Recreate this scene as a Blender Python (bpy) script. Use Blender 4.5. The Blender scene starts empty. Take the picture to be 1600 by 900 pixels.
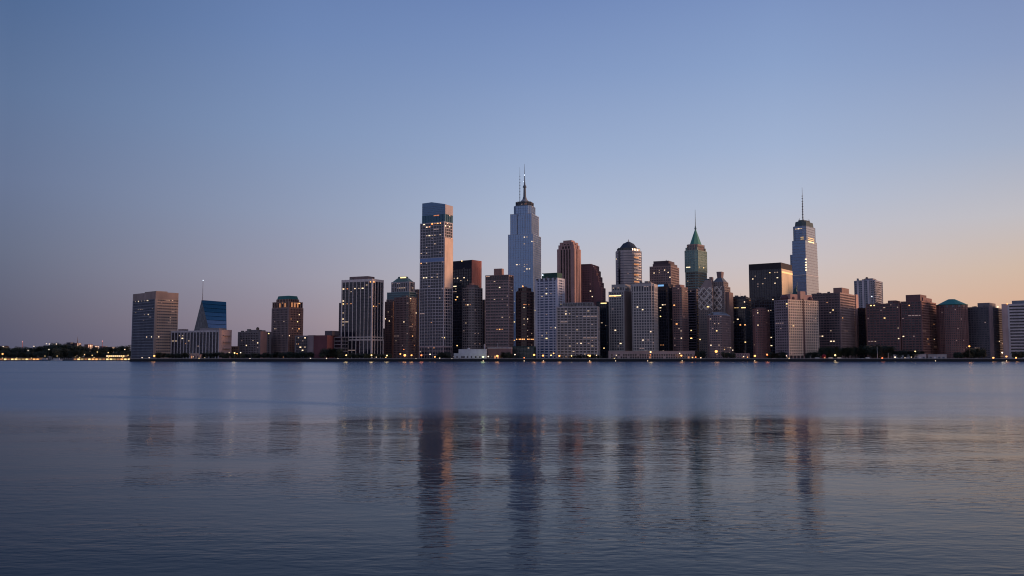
import bpy, math, random
from mathutils import Vector, Matrix
random.seed(11)
R = math.radians
scn = bpy.context.scene
scn.render.engine = 'CYCLES'
# ------------------------------------------------------------------ camera
F = 1386.0                      # focal length in photo pixels (1600 wide)
HY = 557.3                      # horizon row in the photo
TH = math.atan((HY-450)/F)
CH = 6.0
cam = bpy.data.cameras.new('camera'); cam.sensor_width = 36; cam.lens = 36*F/1600
cam.clip_start = 0.5; cam.clip_end = 60000
co = bpy.data.objects.new('camera', cam); scn.collection.objects.link(co)
co.location = (0,0,CH); co.rotation_euler = (math.pi/2+TH, 0, 0)
scn.camera = co
CT, ST = math.cos(TH), math.sin(TH)
def ray(x, y):
    u = (x-800)/F; v = (450-y)/F
    return Vector((u, CT-v*ST, ST+v*CT))
def P(x, y, Y):
    d = ray(x, y); t = Y/d.y
    return Vector((d.x*t, Y, CH+d.z*t))
# ------------------------------------------------------------------ world
SUN_AZ, SUN_EL = 74.0, 2.0      # azimuth measured from +Y towards +X
w = bpy.data.worlds.new('World'); scn.world = w; w.use_nodes = True
nt = w.node_tree; N = nt.nodes; Lk = nt.links; N.clear()
def nd(t, **k):
    n = N.new(t)
    for a, b in k.items(): setattr(n, a, b)
    return n
def mth(op, a, b=None, c=None, clamp=False):
    n = nd('ShaderNodeMath', operation=op); n.use_clamp = clamp
    for i, v in enumerate((a, b, c)):
        if v is None: continue
        if isinstance(v, (int, float)): n.inputs[i].default_value = v
        else: Lk.new(v, n.inputs[i])
    return n.outputs[0]
def lin(c):
    return tuple(((v/255)/12.92 if v/255 <= .04045 else ((v/255+.055)/1.055)**2.4) for v in c)
tc = nd('ShaderNodeTexCoord')
nrm = nd('ShaderNodeVectorMath', operation='NORMALIZE'); Lk.new(tc.outputs['Generated'], nrm.inputs[0])
sep = nd('ShaderNodeSeparateXYZ'); Lk.new(nrm.outputs[0], sep.inputs[0])
elev = mth('MULTIPLY', mth('ARCSINE', sep.outputs[2]), 180/math.pi)          # degrees
az = mth('MULTIPLY', mth('ARCTAN2', sep.outputs[0], sep.outputs[1]), 180/math.pi)
ramp_in = mth('DIVIDE', elev, 60.0, clamp=True)
# colours of the dusk sky (sRGB) by elevation in degrees, for five azimuths
SKY = {
 -110: [(0,(128,122,146)),(5,(146,146,172)),(12,(146,156,190)),(25,(128,144,188)),(45,(98,116,168)),(60,(78,96,148))],
 -30: [(0,(82,84,106)),(2.2,(88,92,114)),(6,(96,106,132)),(10,(98,113,146)),(15,(90,112,150)),(20,(76,102,145)),(26,(68,94,140)),(45,(62,84,132)),(60,(52,72,118))],
 -14: [(0,(130,120,136)),(2.2,(144,134,148)),(5,(147,146,165)),(9,(138,150,178)),(14,(124,145,182)),(20,(106,131,177)),(24,(96,121,170)),(45,(74,96,148)),(60,(60,80,128))],
   2: [(0,(194,168,160)),(2.5,(192,176,176)),(5,(186,184,194)),(9,(168,181,206)),(13,(148,167,201)),(18,(126,149,192)),(23,(106,131,181)),(45,(80,103,157)),(60,(64,84,136))],
  17: [(0,(212,170,144)),(3,(208,183,170)),(6,(195,188,194)),(9.5,(175,185,207)),(13,(156,174,206)),(18,(134,157,198)),(23,(115,139,187)),(45,(86,108,160)),(60,(68,88,140))],
  30: [(0,(207,160,128)),(2.4,(210,170,146)),(5,(202,180,166)),(8,(186,184,192)),(12,(157,170,196)),(17,(132,151,190)),(23,(110,131,178)),(45,(88,108,157)),(60,(70,90,140))],
  70: [(0,(240,166,104)),(4,(238,180,132)),(9,(208,176,158)),(15,(168,166,182)),(25,(128,142,178)),(45,(96,114,160)),(60,(76,94,142))],
 150: [(0,(176,158,158)),(4,(176,166,176)),(10,(166,168,192)),(20,(140,152,190)),(45,(100,116,164)),(60,(80,96,144))],
}
def ramp(stops):
    r = nd('ShaderNodeValToRGB'); r.color_ramp.interpolation = 'EASE' if False else 'LINEAR'
    e = r.color_ramp.elements
    while len(e) < len(stops): e.new(0.5)
    for i, (d, c) in enumerate(stops):
        e[i].position = min(1, d/60); e[i].color = (*lin(c), 1)
    Lk.new(ramp_in, r.inputs[0]); return r.outputs[0]
keys = sorted(SKY); cur = ramp(SKY[keys[0]])
for a, b in zip(keys, keys[1:]):
    m = nd('ShaderNodeMapRange'); m.interpolation_type = 'SMOOTHSTEP' if b > 40 else 'LINEAR'
    m.inputs[1].default_value = a; m.inputs[2].default_value = b; Lk.new(az, m.inputs[0])
    x = nd('ShaderNodeMix', data_type='RGBA'); Lk.new(m.outputs[0], x.inputs[0])
    Lk.new(cur, x.inputs[6]); Lk.new(ramp(SKY[b]), x.inputs[7]); cur = x.outputs[2]
# behind the camera on the left, wrap smoothly back to the cool side of the sky
m = nd('ShaderNodeMapRange'); m.inputs[1].default_value = -180; m.inputs[2].default_value = -125
Lk.new(az, m.inputs[0]); x = nd('ShaderNodeMix', data_type='RGBA'); Lk.new(m.outputs[0], x.inputs[0])
Lk.new(ramp(SKY[150]), x.inputs[6]); Lk.new(cur, x.inputs[7]); cur = x.outputs[2]
sky = nd('ShaderNodeTexSky', sky_type='NISHITA'); sky.sun_disc = False
sky.sun_elevation = R(SUN_EL); sky.sun_rotation = R(SUN_AZ); sky.air_density = 1.3; sky.dust_density = 1.5
sk = nd('ShaderNodeVectorMath', operation='SCALE'); Lk.new(sky.outputs[0], sk.inputs[0]); sk.inputs[3].default_value = 0.3
x = nd('ShaderNodeMix', data_type='RGBA'); x.inputs[0].default_value = 0.05
Lk.new(cur, x.inputs[6]); Lk.new(sk.outputs[0], x.inputs[7])
bg = nd('ShaderNodeBackground'); bg.inputs[1].default_value = 1.06; Lk.new(x.outputs[2], bg.inputs[0])
wo = nd('ShaderNodeOutputWorld'); Lk.new(bg.outputs[0], wo.inputs[0])
# ------------------------------------------------------------------ sun (already at the horizon: weak, wide, warm)
sl = bpy.data.lights.new('sun', 'SUN'); sl.energy = 3.0; sl.angle = R(14); sl.color = (1.0, .60, .40)
so = bpy.data.objects.new('sun', sl); scn.collection.objects.link(so)
tos = Vector((math.sin(R(SUN_AZ+12))*math.cos(R(5)), math.cos(R(SUN_AZ+12))*math.cos(R(5)), math.sin(R(5))))
so.rotation_euler = tos.to_track_quat('Z', 'Y').to_euler()
vs = scn.view_settings
vs.view_transform = 'Standard'; vs.look = 'None'; vs.exposure = 0; scn.cycles.filter_width = 1.1; vs.gamma = 1; vs.use_curve_mapping = False

# ------------------------------------------------------------------ helpers
COL = scn.collection
class MB:
    def __init__(s): s.v = []; s.f = []
    def prism(s, poly, z0, z1, top=None, cap=True):
        """poly = list of (x,y) counter-clockwise; top = optional other polygon at z1"""
        b = len(s.v); n = len(poly); t = top or poly
        s.v += [(x, y, z0) for x, y in poly] + [(x, y, z1) for x, y in t]
        for i in range(n):
            j = (i+1) % n; s.f.append((b+i, b+j, b+n+j, b+n+i))
        s.f.append(tuple(b+n+i for i in range(n))); s.f.append(tuple(b+n-1-i for i in range(n)))
    def box(s, x0, x1, y0, y1, z0, z1): s.prism([(x0,y0),(x1,y0),(x1,y1),(x0,y1)], z0, z1)
    def obox(s, c, ux, w, d0, d1, z0, z1):
        """box centred at c along unit direction ux (width w), from d0 to d1 along the outward normal"""
        nx = (ux[1], -ux[0]); h = w/2
        p = [(c[0]-ux[0]*h+nx[0]*d1, c[1]-ux[1]*h+nx[1]*d1), (c[0]+ux[0]*h+nx[0]*d1, c[1]+ux[1]*h+nx[1]*d1),
             (c[0]+ux[0]*h+nx[0]*d0, c[1]+ux[1]*h+nx[1]*d0), (c[0]-ux[0]*h+nx[0]*d0, c[1]-ux[1]*h+nx[1]*d0)]
        s.prism(p, z0, z1)
    def cone(s, x, y, z0, z1, r0, r1, n=8, rot=0):
        a = [(math.cos(2*math.pi*(i+.5)/n+rot), math.sin(2*math.pi*(i+.5)/n+rot)) for i in range(n)]
        s.prism([(x+p[0]*r0, y+p[1]*r0) for p in a], z0, z1, [(x+p[0]*r1, y+p[1]*r1) for p in a])
    def tube(s, a, b, r, n=5):
        a = Vector(a); b = Vector(b); d = (b-a).normalized(); q = d.orthogonal().normalized(); k = d.cross(q)
        base = len(s.v)
        for p in (a, b):
            for i in range(n):
                t = 2*math.pi*i/n; s.v.append(tuple(p+(q*math.cos(t)+k*math.sin(t))*r))
        for i in range(n):
            j = (i+1) % n; s.f.append((base+i, base+j, base+n+j, base+n+i))
        s.f.append(tuple(base+n-1-i for i in range(n))); s.f.append(tuple(base+n+i for i in range(n)))
    def ball(s, c, r, nu=8, nv=5, sz=1):
        rings = []
        for j in range(1, nv):
            ph = math.pi*j/nv
            rings.append([(c[0]+r*math.sin(ph)*math.cos(2*math.pi*i/nu), c[1]+r*math.sin(ph)*math.sin(2*math.pi*i/nu), c[2]+r*sz*math.cos(ph)) for i in range(nu)])
        b = len(s.v)
        for g in rings: s.v += g
        s.v += [(c[0], c[1], c[2]+r*sz), (c[0], c[1], c[2]-r*sz)]; T = len(s.v)-2
        for j in range(len(rings)-1):
            for i in range(nu):
                k = (i+1) % nu; s.f.append((b+j*nu+i, b+(j+1)*nu+i, b+(j+1)*nu+k, b+j*nu+k))
        for i in range(nu):
            k = (i+1) % nu; s.f.append((T, b+i, b+k)); e = b+(len(rings)-1)*nu; s.f.append((T+1, e+k, e+i))
    def build(s, name, mat, parent=None):
        me = bpy.data.meshes.new(name); me.from_pydata(s.v, [], s.f); me.update()
        me.materials.append(mat)
        o = bpy.data.objects.new(name, me); COL.objects.link(o)
        if parent is not None: o.parent = parent
        return o
def tag(o, label=None, cat=None, group=None, kind=None):
    if label: o['label'] = label
    if cat: o['category'] = cat
    if group: o['group'] = group
    if kind: o['kind'] = kind
    return o
def empty(name, loc, rz=0):
    o = bpy.data.objects.new(name, None); COL.objects.link(o); o.location = loc; o.rotation_euler = (0,0,rz)
    o.empty_display_size = 2; return o
def copy_tree(o, parent=None):
    c = o.copy(); COL.objects.link(c)
    if parent is not None: c.parent = parent
    for ch in KIDS.get(o.name, []): copy_tree(ch, c)
    return c
KIDS = {}
def inset(poly, d):
    n = len(poly); L = []
    for i in range(n):
        a = Vector(poly[i]); b = Vector(poly[(i+1) % n]); u = (b-a).normalized(); nn = Vector((-u.y, u.x))
        L.append((a+nn*d, u))
    out = []
    for i in range(n):
        p, u = L[i-1]; q, v = L[i]; den = u.x*v.y-u.y*v.x
        if abs(den) < 1e-6: out.append(tuple(q)); continue
        t = ((q.x-p.x)*v.y-(q.y-p.y)*v.x)/den; out.append(tuple(p+u*t))
    return out

# ------------------------------------------------------------------ materials
MC = {}
def base_mat(name):
    m = bpy.data.materials.new(name); m.use_nodes = True
    b = m.node_tree.nodes['Principled BSDF']; return m, m.node_tree, b
def wallm(rgb, rough=.8, var=.22, metal=0):
    rgb = tuple(min(.75, c*k_) for c, k_ in zip(rgb, (1.28, 1.19, 1.08)))
    k = ('w', rgb, rough, metal)
    if k in MC: return MC[k]
    m, t, b = base_mat('facade'); b.inputs['Roughness'].default_value = rough; b.inputs['Metallic'].default_value = metal
    b.inputs['Specular IOR Level'].default_value = .25
    tc = t.nodes.new('ShaderNodeTexCoord')
    mp = t.nodes.new('ShaderNodeMapping'); mp.inputs['Scale'].default_value = (.22, .22, .035)
    n1 = t.nodes.new('ShaderNodeTexNoise'); n1.inputs['Scale'].default_value = 1; n1.inputs['Detail'].default_value = 5
    n2 = t.nodes.new('ShaderNodeTexNoise'); n2.inputs['Scale'].default_value = .06; n2.inputs['Detail'].default_value = 3
    t.links.new(tc.outputs['Object'], mp.inputs[0]); t.links.new(mp.outputs[0], n1.inputs[0]); t.links.new(tc.outputs['Object'], n2.inputs[0])
    ad = t.nodes.new('ShaderNodeMath'); ad.operation = 'ADD'; t.links.new(n1.outputs[0], ad.inputs[0]); t.links.new(n2.outputs[0], ad.inputs[1])
    mr = t.nodes.new('ShaderNodeMapRange'); mr.inputs[1].default_value = .6; mr.inputs[2].default_value = 1.4
    mr.inputs[3].default_value = 1-var; mr.inputs[4].default_value = 1+var; t.links.new(ad.outputs[0], mr.inputs[0])
    sc = t.nodes.new('ShaderNodeVectorMath'); sc.operation = 'SCALE'; sc.inputs[0].default_value = rgb; t.links.new(mr.outputs[0], sc.inputs[3])
    t.links.new(sc.outputs[0], b.inputs['Base Color']); MC[k] = m; return m
def glassm(rgb=(.02,.026,.045), rough=.18, metal=0.0, blind=.25, cell=(2.2,2.2,3.9)):
    k = ('g', rgb, rough, metal, blind)
    if k in MC: return MC[k]
    m, t, b = base_mat('window_glass'); b.inputs['Roughness'].default_value = rough; b.inputs['Metallic'].default_value = metal
    b.inputs['IOR'].default_value = 1.6
    tc = t.nodes.new('ShaderNodeTexCoord')
    dv = t.nodes.new('ShaderNodeVectorMath'); dv.operation = 'DIVIDE'; dv.inputs[1].default_value = cell
    fl = t.nodes.new('ShaderNodeVectorMath'); fl.operation = 'FLOOR'
    wn = t.nodes.new('ShaderNodeTexWhiteNoise')
    t.links.new(tc.outputs['Object'], dv.inputs[0]); t.links.new(dv.outputs[0], fl.inputs[0]); t.links.new(fl.outputs[0], wn.inputs[0])
    mr = t.nodes.new('ShaderNodeMapRange'); mr.inputs[1].default_value = .55; mr.inputs[2].default_value = 1.0
    mr.inputs[3].default_value = 0; mr.inputs[4].default_value = blind; t.links.new(wn.outputs[0], mr.inputs[0])
    mx = t.nodes.new('ShaderNodeMix'); mx.data_type = 'RGBA'; t.links.new(mr.outputs[0], mx.inputs[0])
    mx.inputs[6].default_value = (*rgb, 1); mx.inputs[7].default_value = (.30,.28,.27,1) if metal < .1 else (*[min(1,c*1.5+.03) for c in rgb],1)
    t.links.new(mx.outputs[2], b.inputs['Base Color'])
    nb = t.nodes.new('ShaderNodeTexNoise'); nb.inputs['Scale'].default_value = .12
    bu = t.nodes.new('ShaderNodeBump'); bu.inputs['Strength'].default_value = .25; bu.inputs['Distance'].default_value = .6
    t.links.new(tc.outputs['Object'], nb.inputs[0]); t.links.new(nb.outputs[0], bu.inputs['Height']); t.links.new(bu.outputs[0], b.inputs['Normal'])
    MC[k] = m; return m
def emit(rgb, s):
    k = ('e', rgb, s)
    if k in MC: return MC[k]
    m, t, b = base_mat('light'); b.inputs['Base Color'].default_value = (*rgb, 1)
    b.inputs['Emission Color'].default_value = (*rgb, 1); b.inputs['Emission Strength'].default_value = s
    MC[k] = m; return m
def plain(rgb, rough=.7, metal=0):
    return wallm(rgb, rough, .12, metal)
LIT = {'w': emit((1,.70,.44), .42), 'W': emit((1,.74,.46), 1.5), 'o': emit((1,.42,.17), .42), 'O': emit((1,.45,.15), 1.7),
       'y': emit((1,.66,.26), .5), 'Y': emit((1,.68,.28), 1.8), 'd': emit((1,.66,.48), .13), 'c': emit((.30,.62,1), .6), 'C': emit((.75,.88,1), 2.0)}

# ------------------------------------------------------------------ water
def water():
    mb = MB(); mb.v = [(-9000,-300,0),(9000,-300,0),(9000,30000,0),(-9000,30000,0)]; mb.f = [(0,1,2,3)]
    m, t, b = base_mat('river_water')
    n = t.nodes; L = t.links
    def M(op, a, b_=None, clamp=False):
        q = n.new('ShaderNodeMath'); q.operation = op; q.use_clamp = clamp
        for i, v in enumerate((a, b_)):
            if v is None: continue
            if isinstance(v, (int, float)): q.inputs[i].default_value = v
            else: L.new(v, q.inputs[i])
        return q.outputs[0]
    b.inputs['Specular Tint'].default_value = (.84,.95,1,1); b.inputs['Base Color'].default_value = (.003,.011,.024,1); b.inputs['IOR'].default_value = 1.13
    geo = n.new('ShaderNodeNewGeometry'); sp = n.new('ShaderNodeSeparateXYZ'); L.new(geo.outputs['Position'], sp.inputs[0])
    def noise(scale, sx, sy, detail=2, rough=.5):
        mp = n.new('ShaderNodeMapping'); mp.inputs['Scale'].default_value = (sx, sy, 1); L.new(geo.outputs['Position'], mp.inputs[0])
        q = n.new('ShaderNodeTexNoise'); q.inputs['Scale'].default_value = scale; q.inputs['Detail'].default_value = detail
        q.inputs['Roughness'].default_value = rough; L.new(mp.outputs[0], q.inputs[0]); return q.outputs[0]
    # the wind line: beyond it the river is ruffled, on this side it lies nearly smooth
    edge = M('MULTIPLY', M('SUBTRACT', noise(1, .035, .03, 4), .5), 46)
    lean = M('MULTIPLY', sp.outputs[0], -.10)
    yy = M('ADD', M('ADD', sp.outputs[1], edge), M('MULTIPLY', lean, -1))
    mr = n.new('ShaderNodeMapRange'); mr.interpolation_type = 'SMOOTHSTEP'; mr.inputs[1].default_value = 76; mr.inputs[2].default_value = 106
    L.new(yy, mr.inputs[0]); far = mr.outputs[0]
    # long lanes of calmer and rougher water further out
    lanes = n.new('ShaderNodeMapRange'); L.new(noise(1, .004, .02, 4, .6), lanes.inputs[0])
    lanes.inputs[1].default_value = .35; lanes.inputs[2].default_value = .65; lanes.inputs[3].default_value = .75; lanes.inputs[4].default_value = 1.2
    far2 = M('MULTIPLY', far, lanes.outputs[0])
    patch = n.new('ShaderNodeMapRange'); L.new(noise(1, .05, .09, 2), patch.inputs[0])
    patch.inputs[1].default_value = .35; patch.inputs[2].default_value = .65; patch.inputs[3].default_value = .35; patch.inputs[4].default_value = 1.7
    # a narrow current line crossing the ruffled water on the left
    cl = M('ADD', M('ADD', sp.outputs[1], M('MULTIPLY', sp.outputs[0], .55)), M('MULTIPLY', M('SUBTRACT', noise(1, .06, .02, 2), .5), 9))
    dl = M('DIVIDE', M('ABSOLUTE', M('SUBTRACT', cl, 101)), 4.5); seam = M('SUBTRACT', 1, M('MULTIPLY', dl, dl), clamp=True)
    xm = n.new('ShaderNodeMapRange'); xm.interpolation_type = 'SMOOTHSTEP'; L.new(M('ABSOLUTE', M('ADD', sp.outputs[0], 36)), xm.inputs[0])
    xm.inputs[1].default_value = 34; xm.inputs[2].default_value = 20; seam = M('MULTIPLY', seam, xm.outputs[0])
    rough = M('ADD', M('ADD', .088, M('MULTIPLY', far2, .145)), M('MULTIPLY', seam, .06), clamp=True); L.new(rough, b.inputs['Roughness'])
    ior = M('ADD', 1.11, M('MULTIPLY', far, .285)); L.new(ior, b.inputs['IOR'])
    mx = n.new('ShaderNodeMix'); mx.data_type = 'RGBA'; L.new(far, mx.inputs[0]); mx.inputs[6].default_value = (.002,.012,.030,1); mx.inputs[7].default_value = (.024,.092,.19,1)  # reflected sky put into the far water's base colour: bluer, lighter
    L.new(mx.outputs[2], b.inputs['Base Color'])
    h1 = noise(1, .8, 1.5, 2); h2 = noise(1, 1.8, 4.2, 2); h3 = noise(1, .09, .22, 2)
    hs = M('ADD', M('ADD', M('MULTIPLY', h1, .026), M('MULTIPLY', h2, .009)), M('MULTIPLY', h3, .025))
    hs = M('MULTIPLY', hs, patch.outputs[0])
    bu = n.new('ShaderNodeBump'); bu.inputs['Strength'].default_value = 1; bu.inputs['Distance'].default_value = 1
    L.new(hs, bu.inputs['Height']); L.new(bu.outputs[0], b.inputs['Normal'])
    return tag(mb.build('water', m), kind='structure')
water()

# ------------------------------------------------------------------ ground
GZ = 3.0; QY = 1080
gm = plain((.055,.055,.055))
XL = P(203,560,QY).x
def land():
    mb = MB(); o = 30000
    mb.prism([(XL,QY+.6),(2400,QY+.6),(9000,4000),(9000,o),(-9000,o),(-9000,5200),(-2600,5200),(XL-30,1750)], -3, GZ)
    tag(mb.build('ground', gm), kind='structure')
    mb = MB(); mb.box(XL-.5, 2400, QY, QY+.6, -3, GZ+.15)
    q = tag(mb.build('quay_wall', plain((.018,.020,.024))), kind='structure')
    mb = MB(); mb.box(XL, 2400, QY+1.2, QY+9, GZ-.1, GZ+.004+.05)
    tag(mb.build('promenade', plain((.16,.155,.15))), kind='structure')
    # far bank on the left
    mb = MB(); a = P(-260,560,1345).x; b = P(206,560,1345).x
    mb.prism([(a,1345),(b,1345),(b+60,1800),(-2600,5300),(-9000,5300),(-9000,1500),(a,1500)][:4]+[(-3500,5300),(a-900,1800)], -3, 1.6)
    tag(mb.build('far_bank', gm), kind='structure')
land()
def parapet():
    root = empty('promenade_railing', (XL, QY+.75, GZ+.15))
    tag(root, 'long pale parapet and rail running along the edge of the quay', 'railing')
    mb = MB(); mb.box(0, 2400-XL, 0, .3, 0, .75); mb.build('parapet', plain((.22,.21,.21)), root)
    mb = MB()
    n = int((2400-XL)/6)
    for i in range(n): mb.box(i*6, i*6+.12, .1, .2, .75, 1.2)
    mb.box(0, 2400-XL, .08, .22, 1.2, 1.28); mb.build('handrail', plain((.12,.12,.12), .5), root)
parapet()

# ------------------------------------------------------------------ buildings
def ST_(fh=3.9, bay=3.0, sp=.4, pw=.7, wall=(.3,.28,.28), glass=None, spm=None, proud=.15, par=1.6, cw=1.2, base=0, ins=.35):
    return dict(fh=fh, bay=bay, sp=sp, pw=pw, wall=wall, glass=glass or glassm(), spm=spm, proud=proud, par=par, cw=cw, base=base, ins=ins)
BLD = []     # for ray casting the lit windows
def rect(x0, x1, y0, y1): return [(x0,y0),(x1,y0),(x1,y1),(x0,y1)]
def ngon(cx, cy, rx, ry, n, rot=.5):
    return [(cx+rx*math.cos(2*math.pi*(i+rot)/n), cy+ry*math.sin(2*math.pi*(i+rot)/n)) for i in range(n)]
def chamf(x0, x1, y0, y1, c):
    return [(x0+c,y0),(x1-c,y0),(x1,y0+c),(x1,y1-c),(x1-c,y1),(x0+c,y1),(x0,y1-c),(x0,y0+c)]
class Bld:
    def __init__(s, name, label, cat, xl, xc, xr, yt, Y, phi=30, depth=None, z0=GZ, xoff=0):
        ph = R(phi); s.Y = Y; s.xc = xc; s.yt = yt
        s.k = lambda x: P(x, yt, 1).x
        Xc = s.k(xc)*Y; ul = s.k(xl); ur = s.k(xr)
        w1 = (Xc-ul*Y)/(math.cos(ph)+ul*math.sin(ph))
        if depth is None:
            den = math.sin(ph)-ur*math.cos(ph)
            depth = (ur*Y-Xc)/den if den > .03 else 60
            depth = max(12, min(75, depth))
        s.W, s.D = w1, depth
        # root at the base centre
        ux = Vector((math.cos(ph), -math.sin(ph))); uy = Vector((math.sin(ph), math.cos(ph)))
        c = Vector((Xc, Y))-ux*w1/2+uy*depth/2
        s.root = empty(name, (c.x, c.y, z0), -ph); s.c = c; s.ph = ph; s.z0 = z0
        tag(s.root, label, cat); s.tiers = []; BLD.append(s)
        s.ux, s.uy = ux, uy
    def z(s, y, b=0.0):
        """local height of photo row y, at a point b of the way back (0 = front corner)"""
        return P(s.xc, y, s.Y+s.D*b*math.cos(s.ph)).z - s.z0
    def poly(s, sx=1, sy=1, ox=0, oy=0, shape='rect', ch=.2, n=12):
        W, D = s.W, s.D; x0, x1 = -W/2*sx+ox*W, W/2*sx+ox*W; y0, y1 = -D/2*sy+oy*D, D/2*sy+oy*D
        if shape == 'rect': return rect(x0, x1, y0, y1)
        if shape == 'cham': return chamf(x0, x1, y0, y1, ch*min(x1-x0, y1-y0))
        return ngon((x0+x1)/2, (y0+y1)/2, (x1-x0)/2, (y1-y0)/2, n)
    def solid(s, name, rgb, z0, z1, poly, top=None, mat=None, parent=None):
        mb = MB(); mb.prism(poly, z0, z1, top); return mb.build(name, mat or wallm(rgb), parent or s.root)
    def tier(s, z0, z1, poly, st, name='wall', cast=True):
        wall = MB(); sp = MB() if st['spm'] else wall
        H = z1-z0-st['par']-st['base']; nf = max(1, round(H/st['fh'])); fh = H/nf
        if st['base'] > 0: wall.prism(poly, z0, z0+st['base'])
        b0 = z0+st['base']; hs = fh*st['sp']
        pin = inset(poly, st['ins']); spp = inset(poly, .12) if st['spm'] else poly
        glass = st['glass']
        for i in range(nf):
            z = b0+i*fh
            if hs > .05: sp.prism(spp, z, z+hs)
            r = MB(); r.prism(pin, z+hs-.04, z+fh+(.04 if hs > .05 else -.001)); r.build('window_row', glass, s.root)
        wall.prism(poly, b0+nf*fh, z1)
        n = len(poly); edges = []
        for i in range(n):
            a = Vector(poly[i]); b = Vector(poly[(i+1) % n]); L = (b-a).length; u = (b-a)/max(L, 1e-6)
            nb = max(1, round((L)/st['bay'])); edges.append((a, b, L, u, nb))
            if st['pw'] > 0:
                for k in range(nb+1):
                    if k == nb and n > 4: continue
                    p = a+u*(L*k/nb); ww = st['pw']
                    if k in (0, nb) and n <= 4: ww = st['cw']; p = a+u*(ww/2-.1 if k == 0 else L-ww/2+.1)
                    wall.obox(tuple(p), tuple(u), ww, -st['ins']-.1, st['proud'], z0, z1+.06)
        wall.build(name, wallm(st['wall']), s.root)
        if st.get('side') and n == 4:  # right face in a warmer, lighter tone: sunset light painted in
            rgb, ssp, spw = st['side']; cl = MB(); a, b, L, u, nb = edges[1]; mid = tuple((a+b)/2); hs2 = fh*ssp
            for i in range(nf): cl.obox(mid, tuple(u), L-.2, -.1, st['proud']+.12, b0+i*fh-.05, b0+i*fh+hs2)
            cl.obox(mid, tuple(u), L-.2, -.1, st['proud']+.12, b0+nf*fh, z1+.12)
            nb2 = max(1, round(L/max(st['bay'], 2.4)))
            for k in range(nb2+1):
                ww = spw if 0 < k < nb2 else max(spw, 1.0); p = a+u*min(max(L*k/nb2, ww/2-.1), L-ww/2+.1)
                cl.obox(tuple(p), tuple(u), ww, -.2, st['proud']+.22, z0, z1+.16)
            cl.build('sunlit_side_wall', wallm(rgb), s.root)
        if st['spm']: sp.build('spandrel', wallm(st['spm']), s.root)
        if cast: s.tiers.append((edges, b0, b0+nf*fh, fh, hs, st, poly, z1))
        return nf
    def hit(s, o, d):
        """nearest facade hit of a world ray, in local coordinates"""
        c, sn = math.cos(s.ph), math.sin(s.ph)
        def loc(v): return Vector((v.x*c-v.y*sn, v.x*sn+v.y*c, v.z))
        lo = loc(Vector((o.x-s.c.x, o.y-s.c.y, o.z-s.z0))); ld = loc(d); best = None
        for ti in s.tiers:
            edges, za, zb, fh, hs, st, poly, z1 = ti
            for (a, b, L, u, nb) in edges:
                nx, ny = u.y, -u.x; den = ld.x*nx+ld.y*ny
                if den >= -1e-6: continue
                t = ((a.x-lo.x)*nx+(a.y-lo.y)*ny)/den
                if t <= 0 or (best and t >= best[0]): continue
                h = lo+ld*t; q = (h.x-a.x)*u.x+(h.y-a.y)*u.y
                if -.3 <= q <= L+.3 and za-2 <= h.z <= z1+1: best = (t, ti, (a, b, L, u, nb), q, h.z)
        return best
    def lit(s, h, kind, wide):
        t, ti, (a, b, L, u, nb), q, z = h; edges, za, zb, fh, hs, st, poly, z1 = ti
        i = min(max(0, int((z-za)/fh)), round((zb-za)/fh)-1); bw = L/nb; k = min(max(0, int(q/bw)), nb-1)
        if wide > 1: k = max(0, min(nb-int(wide), k-int(wide/2)))
        w_ = min(random.uniform(1.2,2.4) if wide <= 1 else 22, bw*wide-max(.5, st['pw']))
        if kind.isupper(): w_ = max(w_, 1.3)
        c = a+u*(bw*(k+wide/2)); zz0 = za+i*fh+hs+.08; zz1 = za+(i+1)*fh-.08
        zz0 = zz1-(1.2 if kind.isupper() else min(1.0, zz1-zz0))
        mb = MB(); d1 = -st['ins']+.22 if not (kind.isupper()) else st['proud']+.06
        mb.obox(tuple(c), tuple(u), max(.7, w_), -st['ins']-.3, d1, zz0, zz1)
        mb.build('lit_window', LIT[kind], s.root)
    def rand(s, n, kinds='ddddwo'):
        for _ in range(int(n*.4)):
            ti = random.choice(s.tiers); edges, za, zb, fh, hs, st, poly, z1 = ti
            vis = [e for e in edges if (e[3].y*-1 < -.3) or (e[3].y > .3) or e[3].x > .3]
            vis = [e for e in vis if (lambda nx, ny: nx*math.sin(s.ph)*0+ (ny < -.2 or nx > .5))(e[3].y, -e[3].x)]
            if not vis: continue
            e = random.choices(vis, [v[2] for v in vis])[0]
            s.lit((0, ti, e, random.uniform(0, e[2]), random.uniform(za, zb)), random.choice(kinds), random.choice((1,1,1,1,2,4)) if e[4] > 5 else 1)
    def mech(s, n=3, z=None, area=.6, h=(1.5,4), rgb=(.16,.15,.15)):
        z = z if z is not None else s.tiers[0][7]
        for _ in range(n):
            x = random.uniform(-.5,.5)*s.W*area; y = random.uniform(-.5,.5)*s.D*area
            a = random.uniform(2,5); b = random.uniform(2,5); mb = MB(); mb.box(x-a/2, x+a/2, y-b/2, y+b/2, z-.05, z+random.uniform(*h))
            mb.build('roof_unit', wallm(rgb), s.root)
    def mast(s, x, y, z0, z1, r=.25, name='antenna', rings=3, rgb=(.10,.10,.11)):
        mb = MB(); mb.cone(x, y, z0-.2, z0+(z1-z0)*.55, r*1.5, r, 6); mb.cone(x, y, z0+(z1-z0)*.55, z1, r*.8, r*.35, 6)
        for k in range(rings):
            q = z0+(z1-z0)*(.12+.7*k/max(1, rings)); mb.cone(x, y, q, q+.5, r*2.6, r*2.6, 6)
        return mb.build(name, plain(rgb, .5), s.root)
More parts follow.
